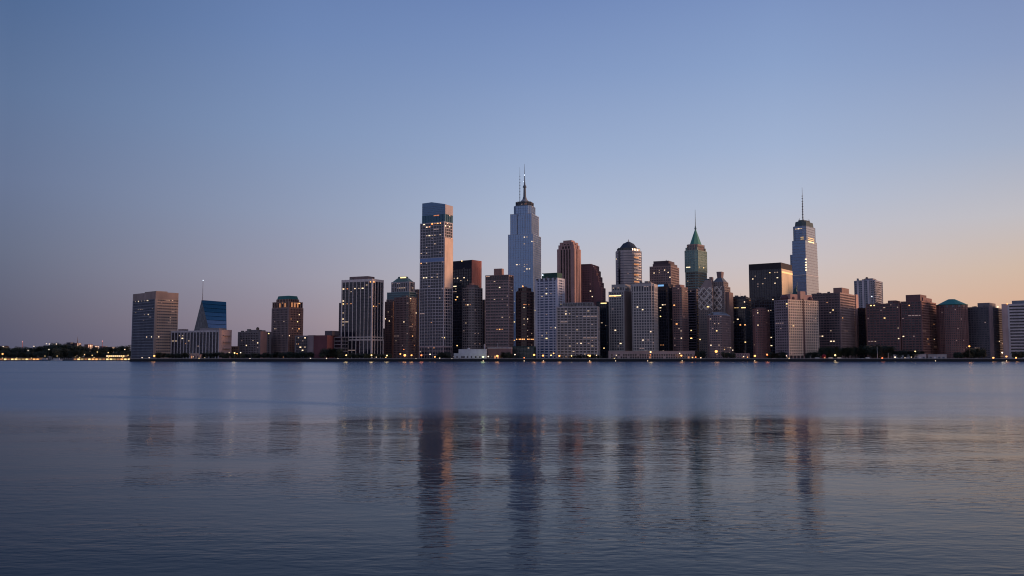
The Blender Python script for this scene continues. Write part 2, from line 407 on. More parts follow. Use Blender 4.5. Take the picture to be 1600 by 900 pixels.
    def tank(s, x, y, z):
        m = MB()
        for a in range(4): m.box(x+(a % 2-.5)*2.2-.15, x+(a % 2-.5)*2.2+.15, y+(a//2-.5)*2.2-.15, y+(a//2-.5)*2.2+.15, z-.1, z+2)
        m.cone(x, y, z+1.9, z+5.2, 1.9, 1.9, 10); m.cone(x, y, z+5.2, z+6.4, 2.1, .1, 10); m.build('water_tank', wallm((.12,.09,.07)), s.root)
    def lamp(s, x, y, z, kind='Y', r=.7, name='roof_light'):
        mb = MB(); mb.ball((x, y, z), r); return mb.build(name, LIT[kind], s.root)
    def pxl(s, x):
        """local x on the front face for photo column x (at roof height)"""
        k = s.k(x); c = Vector((s.k(s.xc)*s.Y, s.Y)); # corner; walk left w: (Xc-w cos)/(Y+w sin)=k
        wd = (c.x-k*s.Y)/(math.cos(s.ph)+k*math.sin(s.ph)); return s.W/2-wd
DK = glassm((.007,.010,.020), .10, 0, .06)
GL = glassm()
BG = glassm((.24,.335,.48), .32, .75, .0)          # blue reflecting curtain wall
TEAL = (.035,.13,.13)

# ---- far left group
b = Bld('office_tower', 'broad slab tower with dark left face and tan banded right face, leftmost on the quay', 'tower', 208,243.5,279,456,1135,42)
z = b.z(456)
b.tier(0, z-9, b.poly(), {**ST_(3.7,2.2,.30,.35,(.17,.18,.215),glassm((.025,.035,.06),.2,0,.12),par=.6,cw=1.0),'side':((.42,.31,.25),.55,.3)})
b.solid('corner_pier', (.30,.23,.20), 0, z-9, rect(b.W/2-1.5,b.W/2+.5,-b.D/2-.5,-b.D/2+2.2))
b.solid('attic', (.27,.20,.18), z-9, z, b.poly(1.004,1.004)); b.solid('penthouse', (.24,.19,.17), z-.1, z+2.4, b.poly(.5,.5,0,.02)); b.rand(10)
# glass wedge
def wedge():
    Y = 1230; g = lambda x, y, Yq=Y: P(x, y, Yq)
    root = empty('glass_wedge_tower', (P(328,515,Y).x, Y, GZ)); tag(root, 'blue glass wedge shaped building with sloping face and thin roof mast', 'building')
    o = root.location
    A = g(315,469,Y+14); B_ = g(353.5,472,Y+24); C0 = g(334,545,Y-16); D0 = g(296,545,Y+22); E = g(354.5,545,Y-6); F0 = g(354.5,545,Y+44)
    for p in (C0, D0, E, F0): pass
    vs_ = [A,B_,C0,E,D0,F0]; base = [Vector((p.x,p.y,GZ)) for p in (C0,E,D0,F0)]
    V = [tuple(p-o) for p in vs_+base]
    m = MB(); m.v = V; m.f = [(2,3,1,0)]; 
    def part(nm, faces, mat, thick=None):
        q = MB(); used = sorted({i for f in faces for i in f}); mp = {k: j for j, k in enumerate(used)}
        q.v = [V[i] for i in used]; q.f = [tuple(mp[i] for i in f) for f in faces]; return q.build(nm, mat, root)
    part('wall', [(0,2,4),(1,5,3),(0,4,5,1),(2,6,8,4),(3,2,6,7)[::-1],(3,7,9,5),(4,8,9,5)], glassm((.014,.014,.026),.3,0,.35,(2,2,3)))
    # sloping face in bands, each a row of glass
    n = 12
    Av, Bv, Cv, Ev = [Vector(V[i]) for i in (0,1,2,3)]
    nn = (Bv-Av).cross(Cv-Av).normalized(); nn = nn if nn.y < 0 else -nn
    for i in range(n):
        t0, t1 = i/n, (i+1)/n-.008
        q = [Av.lerp(Cv,t0), Bv.lerp(Ev,t0), Bv.lerp(Ev,t1), Av.lerp(Cv,t1)]
        mb = MB(); mb.v = [tuple(p+nn*.35) for p in q]+[tuple(p-nn*.05) for p in q]; mb.f = [(3,2,1,0),(4,5,6,7),(0,1,5,4),(1,2,6,5),(2,3,7,6),(3,0,4,7)]
        mb.build('glass_band', glassm((.03,.12,.17) if i < 3 else (.07,.18,.25) if i < 5 else (.19,.27,.34),.12,.7,.06), root)
    mt = MB(); p = g(316.5,469,Y+14)-o; zt = g(316.5,438,Y+14).z-GZ
    mt.cone(p.x,p.y,p.z-1,zt,.45,.22,6); mt.build('antenna', plain((.2,.19,.2)), root)
    l = MB(); l.ball((p.x,p.y,zt),.6); l.build('beacon', LIT['C'], root)
wedge()
b = Bld('apartment_block', 'long low block with pale vertical columns and pinkish right end, before the blue glass wedge', 'building', 254,343,360,516,1118,24)
z = b.z(516); PK = (.46,.31,.28)
st = ST_(3.3,5.4,.2,1.1,(.42,.39,.41),glassm((.012,.012,.022),.25,0,.15),spm=(.06,.055,.075),par=2.2,proud=.5,cw=1.4)
b.tier(0, z, b.poly(), st); b.solid('end_wall', PK, 0, z+.8, [(b.W/2+.2,-b.D/2-.6),(b.W/2+2.4,-b.D/2+1.5),(b.W/2+2.4,b.D/2),(b.W/2+.2,b.D/2)])
for k in range(4):
    zz = (z-3)*(k+.5)/4
    b.solid('balcony', (.30,.22,.21), zz, zz+1.1, rect(b.W/2+2.5,b.W/2+4.0,-b.D*.3,b.D*.35))
b.solid('penthouse', (.22,.2,.21), z-.1, z+3, rect(b.W*.12,b.W*.45,-b.D*.3,b.D*.4)); b.solid('roof_unit', (.3,.24,.24), z-.1, z+2.6, rect(-b.W*.28,-b.W*.18,-b.D*.2,b.D*.2)); b.rand(8)
b = Bld('low_building', 'small low reddish brown building between the columned block and the grey flat block', 'building', 357,373,380,541,1150,25)
b.tier(0, b.z(541), b.poly(), ST_(3.6,3,.5,1,(.26,.16,.12))); b.rand(2)
b = Bld('apartment_block', 'squat grey block with blank pinkish brick strip, left of the teal topped tower', 'building', 372,407,424,518,1128,34)
z = b.z(518); b.tier(0, z, b.poly(), ST_(3.1,3.2,.45,1.2,(.17,.15,.16),glassm((.014,.014,.022),.25,0,.22),cw=2))
b.solid('brick_panel', (.36,.20,.17), 0, z+.3, rect(b.W/2+.2,b.W/2+.9,-b.D/2-.2,-b.D/2+b.D*.55))
b.solid('penthouse', (.16,.14,.15), z-.1, z+2.6, b.poly(.35,.4,.05,0)); b.mech(3); b.rand(6)
b = Bld('apartment_tower', 'brown tower with teal flat cap and amber lit columns below its roof', 'tower', 425,451.5,474,471,1140,36)
z = b.z(471); st = ST_(3.1,2.6,.42,.9,(.20,.15,.15),glassm((.02,.02,.03),.3,0,.25),cw=1.8); st['side'] = ((.32,.17,.13),.5,.9)
b.tier(0, z-8, b.poly(), st); b.tier(z-8, z, b.poly(.96,.96), ST_(7,3.6,.12,1.2,(.26,.17,.14),DK,par=1))
b.solid('left_wing', (.19,.14,.14), 0, b.z(498), rect(-b.W/2-3,-b.W/2+.2,-b.D*.35,b.D*.4))
b.tier(z, z+3.6, b.poly(.72,.72), ST_(3,3.2,.1,1.2,(.26,.17,.14),DK,par=.3),cast=False)
b.solid('roof', TEAL, z+3.5, z+8.0, b.poly(.68,.68), b.poly(.6,.6)); 
for k in range(3):
    m = MB(); xx = b.W*.5+.25; yy = -b.D*(.30-.2*k); m.box(xx-.3, xx+.35, yy-.8, yy+.8, z-7, z-1.2); m.build('lit_column', LIT['o'], b.root)
for k in range(2):
    m = MB(); m.box(b.W*(.28-.3*k)-.8, b.W*(.28-.3*k)+.8, -b.D*.5-.3, -b.D*.5+.2, z-7, z-2); m.build('lit_column', LIT['o'], b.root)
b.rand(16,'ddwo')
# low banded building between
b = Bld('low_building', 'low dark glass and plum brick building left of the white piered black tower', 'building', 461,511,535,524,1112,18,depth=30)
z = b.z(524); W = b.W; D = b.D
b.tier(0, z, rect(-W/2,-W*.08,-D/2,D/2), ST_(3.8,3.4,.12,.3,(.16,.14,.15),DK,cw=2,par=2.2))
b.solid('pier_wall', (.22,.17,.18), 0, z+.4, rect(-W*.08,W*.09,-D/2-.5,D/2)); b.solid('brick_wall', (.14,.055,.065), 0, z+.2, rect(W*.09,W*.5,-D/2+.2,D/2))
b.solid('penthouse', (.10,.085,.10), z, b.z(516.5), rect(W*.32,W*.55,-D*.2,D*.4))
b.rand(5)
b = Bld('parking_structure', 'low open parking deck with pale floor bands beside the white piered black tower', 'building', 512,534,540,526,1125,20,depth=35)
b.tier(0, b.z(526), b.poly(), ST_(4.4,9,.24,.3,(.24,.22,.24),DK)); 
# H: dark tower with white piers
b = Bld('office_tower', 'black glass office tower with white vertical piers and colonnaded base', 'tower', 534,582,599.5,435.5,1125,26)
z = b.z(435.5); zb = b.z(530); WH = (.56,.49,.47)
st = ST_(3.9,6.0,.10,.8,WH,DK,spm=(.02,.024,.04),proud=.3,par=3.2,cw=1.6)
b.tier(0, zb, b.poly(1.02,1.04), {**st,'fh':6.5,'par':1.5}); b.tier(zb-.1, z, b.poly(), st)
b.solid('cornice', WH, zb+2.2, zb+3.4, b.poly(1.02,1.03)); b.solid('penthouse', (.17,.12,.12), z-.1, z+4.5, b.poly(.6,.6,-.06,.1)); b.mech(4,z)
b.rand(8)
b = Bld('apartment_tower', 'narrow dark brown building peeping out left of the white piered black tower', 'tower', 530,541,546,473,1190,26)
b.tier(0, b.z(473), b.poly(), ST_(3.1,2.6,.45,.9,(.15,.12,.13))); b.rand(6,'dw')
# dark low gap
b = Bld('low_building', 'dark low building in the gap right of the white piered black tower', 'building', 596,608,614,513,1210,26)
b.tier(0, b.z(513), b.poly(), ST_(3.6,3,.4,.7,(.06,.06,.07),DK)); b.rand(2)
# I
b = Bld('office_tower', 'tower with teal shoulders and white columned crown under a hipped roof', 'tower', 604,640,651,456,1240,28)
z = b.z(456,.3)
b.tier(0, z-10, b.poly(), ST_(3.6,2.8,.4,.9,(.2,.14,.14),glassm((.014,.014,.022),.25,0,.22),par=1))
b.tier(z-10, z, b.poly(.96,.96), ST_(3.4,30,.35,.5,(.13,.20,.22),glassm((.05,.09,.11),.2,.3),par=1))
zc = b.z(440,.3); b.tier(z, zc, b.poly(.78,.78,.06,0), ST_(6.5,3.2,.12,1.1,(.34,.32,.34),DK,par=1.6))
b.solid('roof', (.12,.19,.18), zc, b.z(434,.3), b.poly(.72,.72,.06,0), b.poly(.40,.40,.06,0)); b.solid('roof_lantern', (.1,.14,.14), b.z(434,.3)-.1, b.z(431.5,.3), b.poly(.34,.34,.06,0))
m = MB(); m.box(0,b.W*.24,-b.D*.19,-b.D*.17,b.z(434,.3)+.2,b.z(432,.3)); m.build('roof_light', LIT['Y'], b.root); b.rand(16,'dwdo')
b = Bld('apartment_tower', 'plain brown brick tower between the white piered tower and the tallest front slab', 'tower', 614,637,653,464,1165,34)
b.tier(0, b.z(464), b.poly(shape='cham',ch=.12), ST_(3.1,2.4,.45,.8,(.22,.15,.15),glassm((.014,.014,.022),.25,0,.22),par=1.2)); b.rand(18,'dddo'); b.mech(3)
b = Bld('apartment_tower', 'narrow red brown tower with lit windows left of the plain brown brick tower', 'tower', 601.5,614,620,471,1195,30)
b.tier(0, b.z(471), b.poly(), ST_(3.1,2.4,.45,.8,(.17,.10,.09),par=1.2)); b.rand(14,'dwoo')
# J the tallest slab
b = Bld('office_tower', 'tallest front slab of dark gridded glass with pale grid and glassy slanted crown', 'tower', 656.5,694.5,707.5,346,1130,30)
z = b.z(346); GR = (.46,.42,.44); W, D = b.W, b.D
g1 = glassm((.008,.013,.030),.10,0,.06)
st = ST_(3.9,4.4,.15,.42,GR,g1,par=.4,proud=.12,cw=1.2,ins=.22)
zm = b.z(450); ze = b.z(541)
b.tier(0, ze, b.poly(1.0,1.04), {**st,'fh':5,'par':1.4,'wall':(.36,.28,.29)},name='base_wall')
b.tier(ze, zm, b.poly(1.0,1.04), st)
b.tier(zm, b.z(408), b.poly(), st)
b.solid('service_band', (.14,.20,.33), b.z(408), b.z(402), b.poly(.995,.995), mat=glassm((.14,.20,.34),.3,.4,.1))
b.tier(b.z(402), z, b.poly(), {**st,'par':1})
# blank tan side panel, above the middle only
b.solid('side_panel', (.52,.40,.33), b.z(449), b.z(371), rect(W/2+.36,W/2+.9,-D/2-.2,D/2*.96))
c0 = b.z(346); c1 = b.z(334); 
b.tier(c0-.1, c1, b.poly(.94,.94,.03,.03), ST_(9,4.4,.04,.25,(.10,.19,.24),glassm((.010,.07,.115),.15,.3,.05),par=.3),cast=True)
# crown: sloping parapet
x0, x1, y0, y1 = -W*.44, W*.5, -D*.44, D*.47
zt = [b.z(314), b.z(318.5), b.z(321.5,.5), b.z(316,.5)]
m = MB(); m.v = [(x0,y0,c1),(x1,y0,c1),(x1,y1,c1),(x0,y1,c1),(x0,y0,zt[0]),(x1,y0,zt[1]),(x1,y1,zt[2]),(x0,y1,zt[3]),((x0+x1)/2-3,y0,zt[0]+.4),((x0+x1)/2-3,y1,zt[3]+.4)]
m.f = [(0,1,5,8,4),(1,2,6,5),(2,3,7,9,6),(3,0,4,7),(4,8,9,7),(8,5,6,9)]
m.build('crown', glassm((.10,.17,.26),.3,.5,.1,(3,3,2.4)), b.root)
for k in range(5):
    q = MB(); zz = c1+(zt[1]-c1)*(k+.6)/5.4; q.box(x0-.15, x1+.15, y0-.12, y1+.12, zz, zz+.35); q.build('crown_rib', plain((.13,.17,.21)), b.root)
m = MB(); m.box(x1+.02,x1+.55,y0-.1,y1,c1,zt[1]-.5); m.build('crown_side', wallm((.36,.32,.33)), b.root)
b.rand(40,'dddddwo')
# K
b = Bld('office_tower', 'black tower with right face lit copper red behind the tallest front slab', 'tower', 706,737,752,406,1260,36)
z = b.z(406); b.tier(0, z-12, b.poly(), ST_(3.9,3.2,.2,.3,(.045,.04,.05),DK,par=.5)); b.solid('attic', (.02,.022,.035), z-12, z, b.poly(1.01,1.01))
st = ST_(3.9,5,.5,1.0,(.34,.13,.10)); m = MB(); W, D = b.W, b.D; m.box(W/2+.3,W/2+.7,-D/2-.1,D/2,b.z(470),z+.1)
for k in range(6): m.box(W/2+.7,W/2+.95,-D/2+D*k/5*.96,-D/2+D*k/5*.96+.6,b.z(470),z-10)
m.build('copper_glow_face', wallm((.55,.20,.14)), b.root); b.lamp(W*.02,-D*.5-.5,z-.6,'Y',.95); b.rand(8)  # sunset glow on the right face, painted as a copper-red sheet
# L
b = Bld('apartment_tower', 'grey chamfered tower with stepped top in front of the black and copper tower', 'tower', 719,737,758,449,1150,42)
z = b.z(449); b.tier(0, z, b.poly(shape='cham',ch=.24), ST_(3.4,3.2,.38,.75,(.21,.185,.19),glassm((.018,.018,.028),.25,0,.22),par=1.5))
b.solid('penthouse', (.16,.13,.14), z-.1, b.z(444.5,.3), b.poly(.5,.5,0,.02)); b.solid('elevator_housing', (.2,.12,.12), b.z(445,.3), b.z(441.5,.3), b.poly(.2,.2,-.1,0)); b.mech(4,z); b.rand(24,'ddddw')
# M
b = Bld('office_tower', 'tall brown tower of fine horizontal bands with a square brown penthouse', 'tower', 758.5,795,802.5,429,1140,22)
z = b.z(429); b.tier(0, z-7, b.poly(), ST_(3.9,3.6,.44,.45,(.25,.185,.185),glassm((.014,.012,.02),.25,0,.15),par=.8,cw=1.2))
b.tier(z-7, z, b.poly(), ST_(6.5,3.2,.06,.5,(.19,.14,.14),DK,par=.9)); b.solid('penthouse', (.24,.155,.14), z-.1, b.z(419,.4), b.poly(.34,.42,-.04,.05)); b.rand(26,'dddddw'); b.mech(3,z)
# N tall stepped blue tower
b = Bld('skyscraper', 'tall blue stepped skyscraper with central spire and a second thin mast', 'skyscraper', 794,833,839,365,1500,18,depth=48)
z = b.z(365); st = ST_(3.9,4.4,.10,.25,(.34,.40,.50),BG,proud=.2,par=.8,cw=1.0); W, D = b.W, b.D
b.tier(0, z, b.poly(), st)
z2 = b.z(334,.2); b.tier(z, z2-3, b.poly(.84,.84), {**st})
for sx in (-1, 1):
    b.tier(z, z2, rect(*(sorted((sx*W*.16, sx*W*.43))), -D*.45, D*.45), st, name='corner_tower', cast=False)
z3 = b.z(321,.3); b.tier(z2-3, z3, b.poly(.70,.7,shape='cham',ch=.15), {**st,'wall':(.22,.28,.38)})
z4 = b.z(315,.4); b.tier(z3-.1, z4, b.poly(.60,.6,shape='cham',ch=.2), ST_(3.3,2.6,.2,.8,(.06,.07,.09),DK,par=.8))
for k in range(8):
    a = k*math.pi/4+.2; m = MB(); m.box(math.cos(a)*W*.30-1,math.cos(a)*W*.30+1,math.sin(a)*D*.3-1,math.sin(a)*D*.3+1,z3,z3+3.2+1.5*(k % 2)); m.build('finial', wallm((.07,.08,.10)), b.root)
b.solid('dome', (.20,.22,.25), z4-.1, b.z(310.5,.4), b.poly(.42,.42,shape='n',n=12), b.poly(.22,.22,shape='n',n=12))
b.solid('spire_base', (.13,.15,.18), b.z(310.8,.4), b.z(305,.4), b.poly(.19,.19,shape='n',n=10), b.poly(.11,.11,shape='n',n=10))
m = MB(); m.cone(0,0,b.z(305.2,.4),b.z(291,.4),2.5,2.0,8); m.cone(0,0,b.z(291,.4),b.z(288,.4),3.4,2.6,8); m.cone(0,0,b.z(288,.4),b.z(282,.4),1.6,1.0,8); m.cone(0,0,b.z(282,.4),b.z(270,.4),.9,.6,6); m.cone(0,0,b.z(270,.4),b.z(254,.4),.5,.18,6)
m.build('spire', plain((.10,.115,.14),.5), b.root)
b.lamp(0,-.6,b.z(271.5,.4),'C',.85,'beacon'); b.lamp(-1.5,-1,b.z(282,.4),'C',.5,'beacon')
xx = -8.2; b.mast(xx,-2,b.z(314,.4),b.z(258.5,.4),.42,rings=8); b.rand(20,'dddw')
# O
b = Bld('office_tower', 'dark tower with rounded crown, lit centre column and amber row near its base', 'tower', 802,819,838,455,1150,44)
z = b.z(455); b.tier(0, z, b.poly(shape='cham',ch=.26), ST_(3.7,2.6,.34,.8,(.10,.065,.065),DK,par=1.5))
b.tier(z-.1, b.z(449.5,.3), b.poly(.74,.74,shape='cham',ch=.28), ST_(3.2,2.6,.3,.9,(.12,.075,.07),DK,par=.8),cast=False); b.solid('dome', (.10,.07,.07), b.z(449.6,.3), b.z(446.8,.3), b.poly(.5,.5,shape='n'), b.poly(.2,.2,shape='n')); b.lamp(0,-4,b.z(446.8,.3)+.2,'O',1.0)
b.rand(18,'dddw')
# podium in front of O
b = Bld('low_building', 'dark teal glass podium at the foot of the dark rounded tower', 'building', 801,834,838,541,1118,12,depth=14)
b.tier(0, b.z(541), b.poly(), ST_(5,4.2,.15,.4,(.035,.06,.06),glassm((.015,.04,.045),.2,0,.1))); b.rand(3,'wd')
# P
b = Bld('apartment_tower', 'pale blue white apartment tower with dark green penthouse', 'tower', 836.5,871,882,434,1138,30)
z = b.z(434); PB = (.40,.42,.50); b.tier(0, z, b.poly(), ST_(3.4,6.2,.42,1.5,PB,glassm((.03,.05,.11),.2,.1,.15),par=2.4,cw=3.2))
for k in range(5): 
    q = MB(); q.box(-b.W*.46+k*b.W*.2, -b.W*.46+k*b.W*.2+3.4, -b.D/2-.25, -b.D/2+.3, z-2.2, z-.2); q.build('attic_window', DK, b.root)
b.solid('penthouse', (.03,.07,.06), z-.1, b.z(426,.3), b.poly(.7,.7,.08,.05)); b.lamp(-b.W*.22,-b.D*.33,b.z(428.5,.1),'C',.9); b.rand(14,'dddwy')
# Q art deco
b = Bld('skyscraper', 'slender brown art deco tower with vertical ribs and stepped crown', 'skyscraper', 871,897,907,388,1250,30)
z = b.z(388); st = ST_(3.7,4.6,.12,2.0,(.32,.21,.20),DK,spm=(.10,.075,.085),proud=.7,par=1.2,cw=3.4)
b.tier(0, z, b.poly(), st); b.tier(z, b.z(382,.1), b.poly(.88,.88), {**st,'par':2}); b.tier(b.z(382,.1), b.z(378,.2), b.poly(.76,.76), {**st,'par':2.5},cast=False); b.solid('crown', (.32,.21,.19), b.z(378,.2)-.1, b.z(374.8,.3), b.poly(.5,.5)); b.rand(3,'d')
# R
b = Bld('office_tower', 'plum brick tower whose right side steps down like stairs', 'tower', 907,931,947,412,1290,20)
W, D = b.W, b.D; z = b.z(412); PL = (.145,.085,.10); st = ST_(3.4,2.8,.5,.9,PL,glassm((.03,.025,.035),.3,0,.2),par=1.6)
tot = 947-907
def sx(a): return -W/2+W*(a-907)/(946-907)*1.18
b2 = [(907,930,412),(930,937.5,414),(937.5,941,422),(941,944.5,431.5),(944.5,947.5,440.5),(947.5,951,449)]
for i, (a, c, yy) in enumerate(b2):
    b.tier(0, b.z(yy), rect(sx(a),sx(c),-D/2+.05*i,-D/2+26), st, name='wall')
b.rand(5)
# S wide grid
b = Bld('apartment_block', 'wide grey block of fine square grid windows, centre of the waterfront', 'building', 869.5,934,938.5,478.5,1122,12,depth=22)
z = b.z(478.5); b.tier(0, z, b.poly(), ST_(3.5,4.6,.36,.95,(.37,.335,.33),glassm((.02,.018,.026),.25,0,.22),par=1.8,cw=1.4))
b.tier(z-.1, b.z(472.5,.4), b.poly(.74,.6,0,.05), ST_(4,3.2,.3,.8,(.26,.25,.26),par=1),cast=False); b.mech(6,z,.8); b.rand(40,'dddddw')
for k in range(9): b.solid('pillar', (.34,.31,.31), -.01, 4.2, rect(-b.W*.46+k*b.W*.115,-b.W*.46+k*b.W*.115+.9,-b.D/2-2.2,-b.D/2-1.3))
b.solid('canopy', (.3,.28,.28), 4.2, 4.9, rect(-b.W/2,b.W/2,-b.D/2-2.4,-b.D/2-.4))
# T
b = Bld('office_tower', 'narrow black glass building in the gap right of the wide grid block', 'tower', 932,948,955,471,1190,24)
b.tier(0, b.z(471), b.poly(), ST_(3.8,3,.12,.35,(.035,.045,.06),DK)); b.rand(8,'dw')
# U domed grey
b = Bld('office_tower', 'rounded grey tower with dark dome and amber lit right edge', 'tower', 956,982,1008,390,1310,44)
z = b.z(390); b.tier(0, z, b.poly(shape='cham',ch=.3), ST_(3.9,30,.70,.2,(.34,.32,.33),glassm((.10,.10,.13),.3,.2,.3),par=3.5))
W, D = b.W, b.D; 
m = MB(); m.obox((-W*.05,-D*.5-.1),(1,0),3.2,-.5,.35,0,z-1); m.build('dark_strip', DK, b.root)
b.tier(z-.1, z+4.2, b.poly(.90,.9,shape='cham',ch=.32), ST_(3,4,.1,.9,(.08,.10,.11),DK,par=.8),cast=False)
b.solid('dome', (.035,.05,.075), z+4.1, b.z(379,.4), b.poly(.80,.8,shape='n',n=16), b.poly(.45,.45,shape='n',n=16)); b.solid('dome_top', (.035,.05,.075), b.z(379.1,.4), b.z(376,.4), b.poly(.43,.43,shape='n',n=12), b.poly(.12,.12,shape='n',n=12)); b.mast(0,0,b.z(376.5,.4),b.z(371.5,.4),.3)
for k in range(10):
    zz = z-4-k*5.2; m = MB(); m.box(W/2-.1, W/2+.3, D*(-.18), D*.1, zz-2.2, zz); m.build('lit_window', LIT['o' if k in (1,3,6,8) else 'd'], b.root)
b.rand(8,'ddo')
# V, W
b = Bld('apartment_tower', 'grey lattice windowed tower with set back top, left of its paler twin', 'tower', 951,975,986,455,1146,30)
z = b.z(455); LG = (.29,.28,.28); st = ST_(3.5,3.6,.36,1.1,LG,glassm((.02,.02,.03),.3,0,.2),par=1.4,cw=1.6)
b.tier(0, z, b.poly(), st); b.tier(z-.1, b.z(444,.2), b.poly(.86,.8,.06,.05), {**st,'fh':4,'par':4}); b.solid('blank_wall', (.21,.165,.16), 0, z+.4, rect(b.W/2+.2,b.W/2+.7,-b.D*.48,b.D*.5)); b.mech(2,z); b.rand(18,'dddw')
b = Bld('apartment_tower', 'pale grey tower with tall slot windows under its flat roof, above the long podium', 'tower', 986.5,1021,1028,443,1128,22)
z = b.z(443); st = ST_(3.5,3.6,.34,1.1,(.38,.355,.35),glassm((.02,.02,.03),.3,0,.2),par=1.2,cw=1.8)
b.tier(0, z-10, b.poly(shape='cham',ch=.1), st); b.tier(z-10, z, b.poly(shape='cham',ch=.1), {**st,'fh':7,'sp':.05,'par':3,'pw':1.3}); b.solid('penthouse', (.25,.22,.22), z-.1, z+2, b.poly(.7,.6)); b.mech(3,z+1.9,.4); b.rand(22,'dddw')
# X
b = Bld('office_tower', 'grey brown tower with dark box penthouse behind the pale twin towers', 'tower', 1015,1048,1061,415,1360,28)
z = b.z(415); st = ST_(3.8,2.8,.42,.9,(.24,.19,.20),glassm((.03,.03,.045),.3,0,.3),par=2)
b.tier(0, z, b.poly(), st); b.solid('penthouse', (.075,.06,.075), z-.1, b.z(407.5,.3), b.poly(.72,.7,-.02,0)); b.solid('roof_unit', (.10,.08,.09), z-.1, z+4, b.poly(.85,.8,.03,0)); b.mast(3,0,b.z(408,.3),b.z(404,.3),.3); b.rand(10)
# Y
b = Bld('office_tower', 'near black glass tower with a blue lit strip at its top corner', 'tower', 1026,1044,1051,443,1165,28)
z = b.z(443); b.tier(0, z, b.poly(), ST_(3.8,3,.15,.4,(.04,.04,.055),DK,par=4.5)); m = MB(); m.box(-b.W/2+.5,b.W*.12,-b.D/2-.5,-b.D/2-.1,z-3.4,z-1.2); m.build('lit_sign', LIT['c'], b.root); b.rand(12,'dwdd')
b = Bld('apartment_tower', 'brown balconied tower right of the black tower with the blue strip', 'tower', 1049,1064,1076,448,1150,38)
z = b.z(448); st = ST_(3.1,3.4,.5,.6,(.20,.135,.135),glassm((.02,.018,.03),.3,0,.3),par=1.5)
b.tier(0, z, b.poly(shape='cham',ch=.16), st); b.solid('penthouse', (.2,.13,.13), z-.1, b.z(444.5,.3), b.poly(.5,.55)); b.rand(22,'ddddo')
# Z green
b = Bld('skyscraper', 'green glass skyscraper with steep green pyramid roof and tall needle', 'skyscraper', 1068,1089,1106,390,1300,38)
z = b.z(390); GN = (.21,.28,.255); st = ST_(3.9,3.4,.22,.55,GN,glassm((.12,.215,.21),.25,.45,.3),par=1.4)
zl = b.z(424); b.tier(0, zl, b.poly(.96,.96,shape='cham',ch=.16), {**st,'sp':.45,'glass':DK,'wall':(.14,.20,.20)}); b.tier(zl-.1, z, b.poly(shape='cham',ch=.16), st)
z5 = b.z(381,.2); b.tier(z-.1, z5, b.poly(.80,.8,shape='cham',ch=.2), ST_(4,2.6,.15,1.0,(.26,.21,.20),glassm((.03,.07,.07)),par=2)); 
for k in range(4):
    a = math.pi/4+k*math.pi/2; m = MB(); m.box(math.cos(a)*b.W*.52-1.6,math.cos(a)*b.W*.52+1.6,math.sin(a)*b.D*.5-1.6,math.sin(a)*b.D*.5+1.6,z-.1,z+4.5); m.build('turret', wallm((.17,.22,.20)), b.root)
zp = b.z(357,.4); b.solid('pyramid_roof', None, z5-.1, zp, b.poly(.74,.74,shape='n',n=8), b.poly(.06,.06,shape='n',n=8), mat=plain((.05,.185,.155),.5))
m = MB(); m.ball((0,0,b.z(355.5,.4)),1.7,8,6); m.cone(0,0,b.z(358,.4),b.z(352,.4),1.3,.8,6); m.cone(0,0,b.z(352,.4),b.z(326,.4),.55,.2,6); m.build('spire', plain((.09,.15,.16),.5), b.root); b.rand(8,'dw')
# AA
b = Bld('office_tower', 'dark finely banded tower below the green skyscraper', 'tower', 1070,1088,1096,452,1210,28)
b.tier(0, b.z(452), b.poly(), ST_(3.6,30,.42,.2,(.13,.11,.13),DK)); b.rand(8,'dw')
# AB lattice
def lattice(b, x0, x1, y, z0, z1, nx, nz):
    m = MB(); cw = (x1-x0)/nx; ch = (z1-z0)/nz
    for i in range(nx):
        for j in range(nz):
            a = (x0+i*cw, y, z0+j*ch); c = (x0+(i+1)*cw, y, z0+(j+1)*ch); mid = (x0+(i+.5)*cw, y, z0+(j+1)*ch)
            if (i+j) % 2: m.tube(a, c, .6, 4)
            else: m.tube((c[0],y,a[2]), (a[0],y,c[2]), .6, 4)
            if (i*3+j) % 4 in (1,2) and (i+j) % 3: # ring
                cx, cz = x0+(i+.5)*cw, z0+(j+.5)*ch; pr = None
                for k in range(9):
                    q = (cx+cw*.42*math.cos(k*math.pi/4), y-.1, cz+cw*.42*math.sin(k*math.pi/4))
                    if pr: m.tube(pr, q, .5, 4)
                    pr = q
    m.build('lattice', wallm((.58,.54,.50)), b.root)
b = Bld('ornate_tower', 'ornate tower with pale zigzag lattice and sloping gables, left half of the lattice pair', 'tower', 1091,1113,1119,450,1172,22)
z = b.z(450); W, D = b.W, b.D; st = ST_(3.3,2.6,.42,1.0,(.22,.185,.18),glassm((.03,.03,.04),.3,0,.3),par=1)
b.tier(0, z, b.poly(), st); lattice(b, -W/2, W/2, -D/2-.4, b.z(484), z+1, 5, 7)
b.solid('gable', (.24,.19,.18), z-.1, b.z(437,.2), b.poly(.9,.7), b.poly(.45,.5,.15,0)); b.solid('chimney_tower', (.24,.165,.155), z, b.z(432.5,.3), b.poly(.22,.3,.30,0)); b.solid('dark_cap', (.07,.09,.12), b.z(441,.2), b.z(435,.2), b.poly(.3,.4,.0,0)); b.rand(8,'ddy')
b = Bld('ornate_tower', 'ornate tower topped by a blue grey pagoda cap, right half of the lattice pair', 'tower', 1112,1132,1141,447,1176,30)
z = b.z(447); W, D = b.W, b.D; b.tier(0, z, b.poly(), st); lattice(b, -W/2, W*.3, -D/2-.4, b.z(484), z, 4, 7)
b.tier(z-.1, b.z(440,.2), b.poly(.82,.8,-.02,0), {**st,'fh':3.6}); 
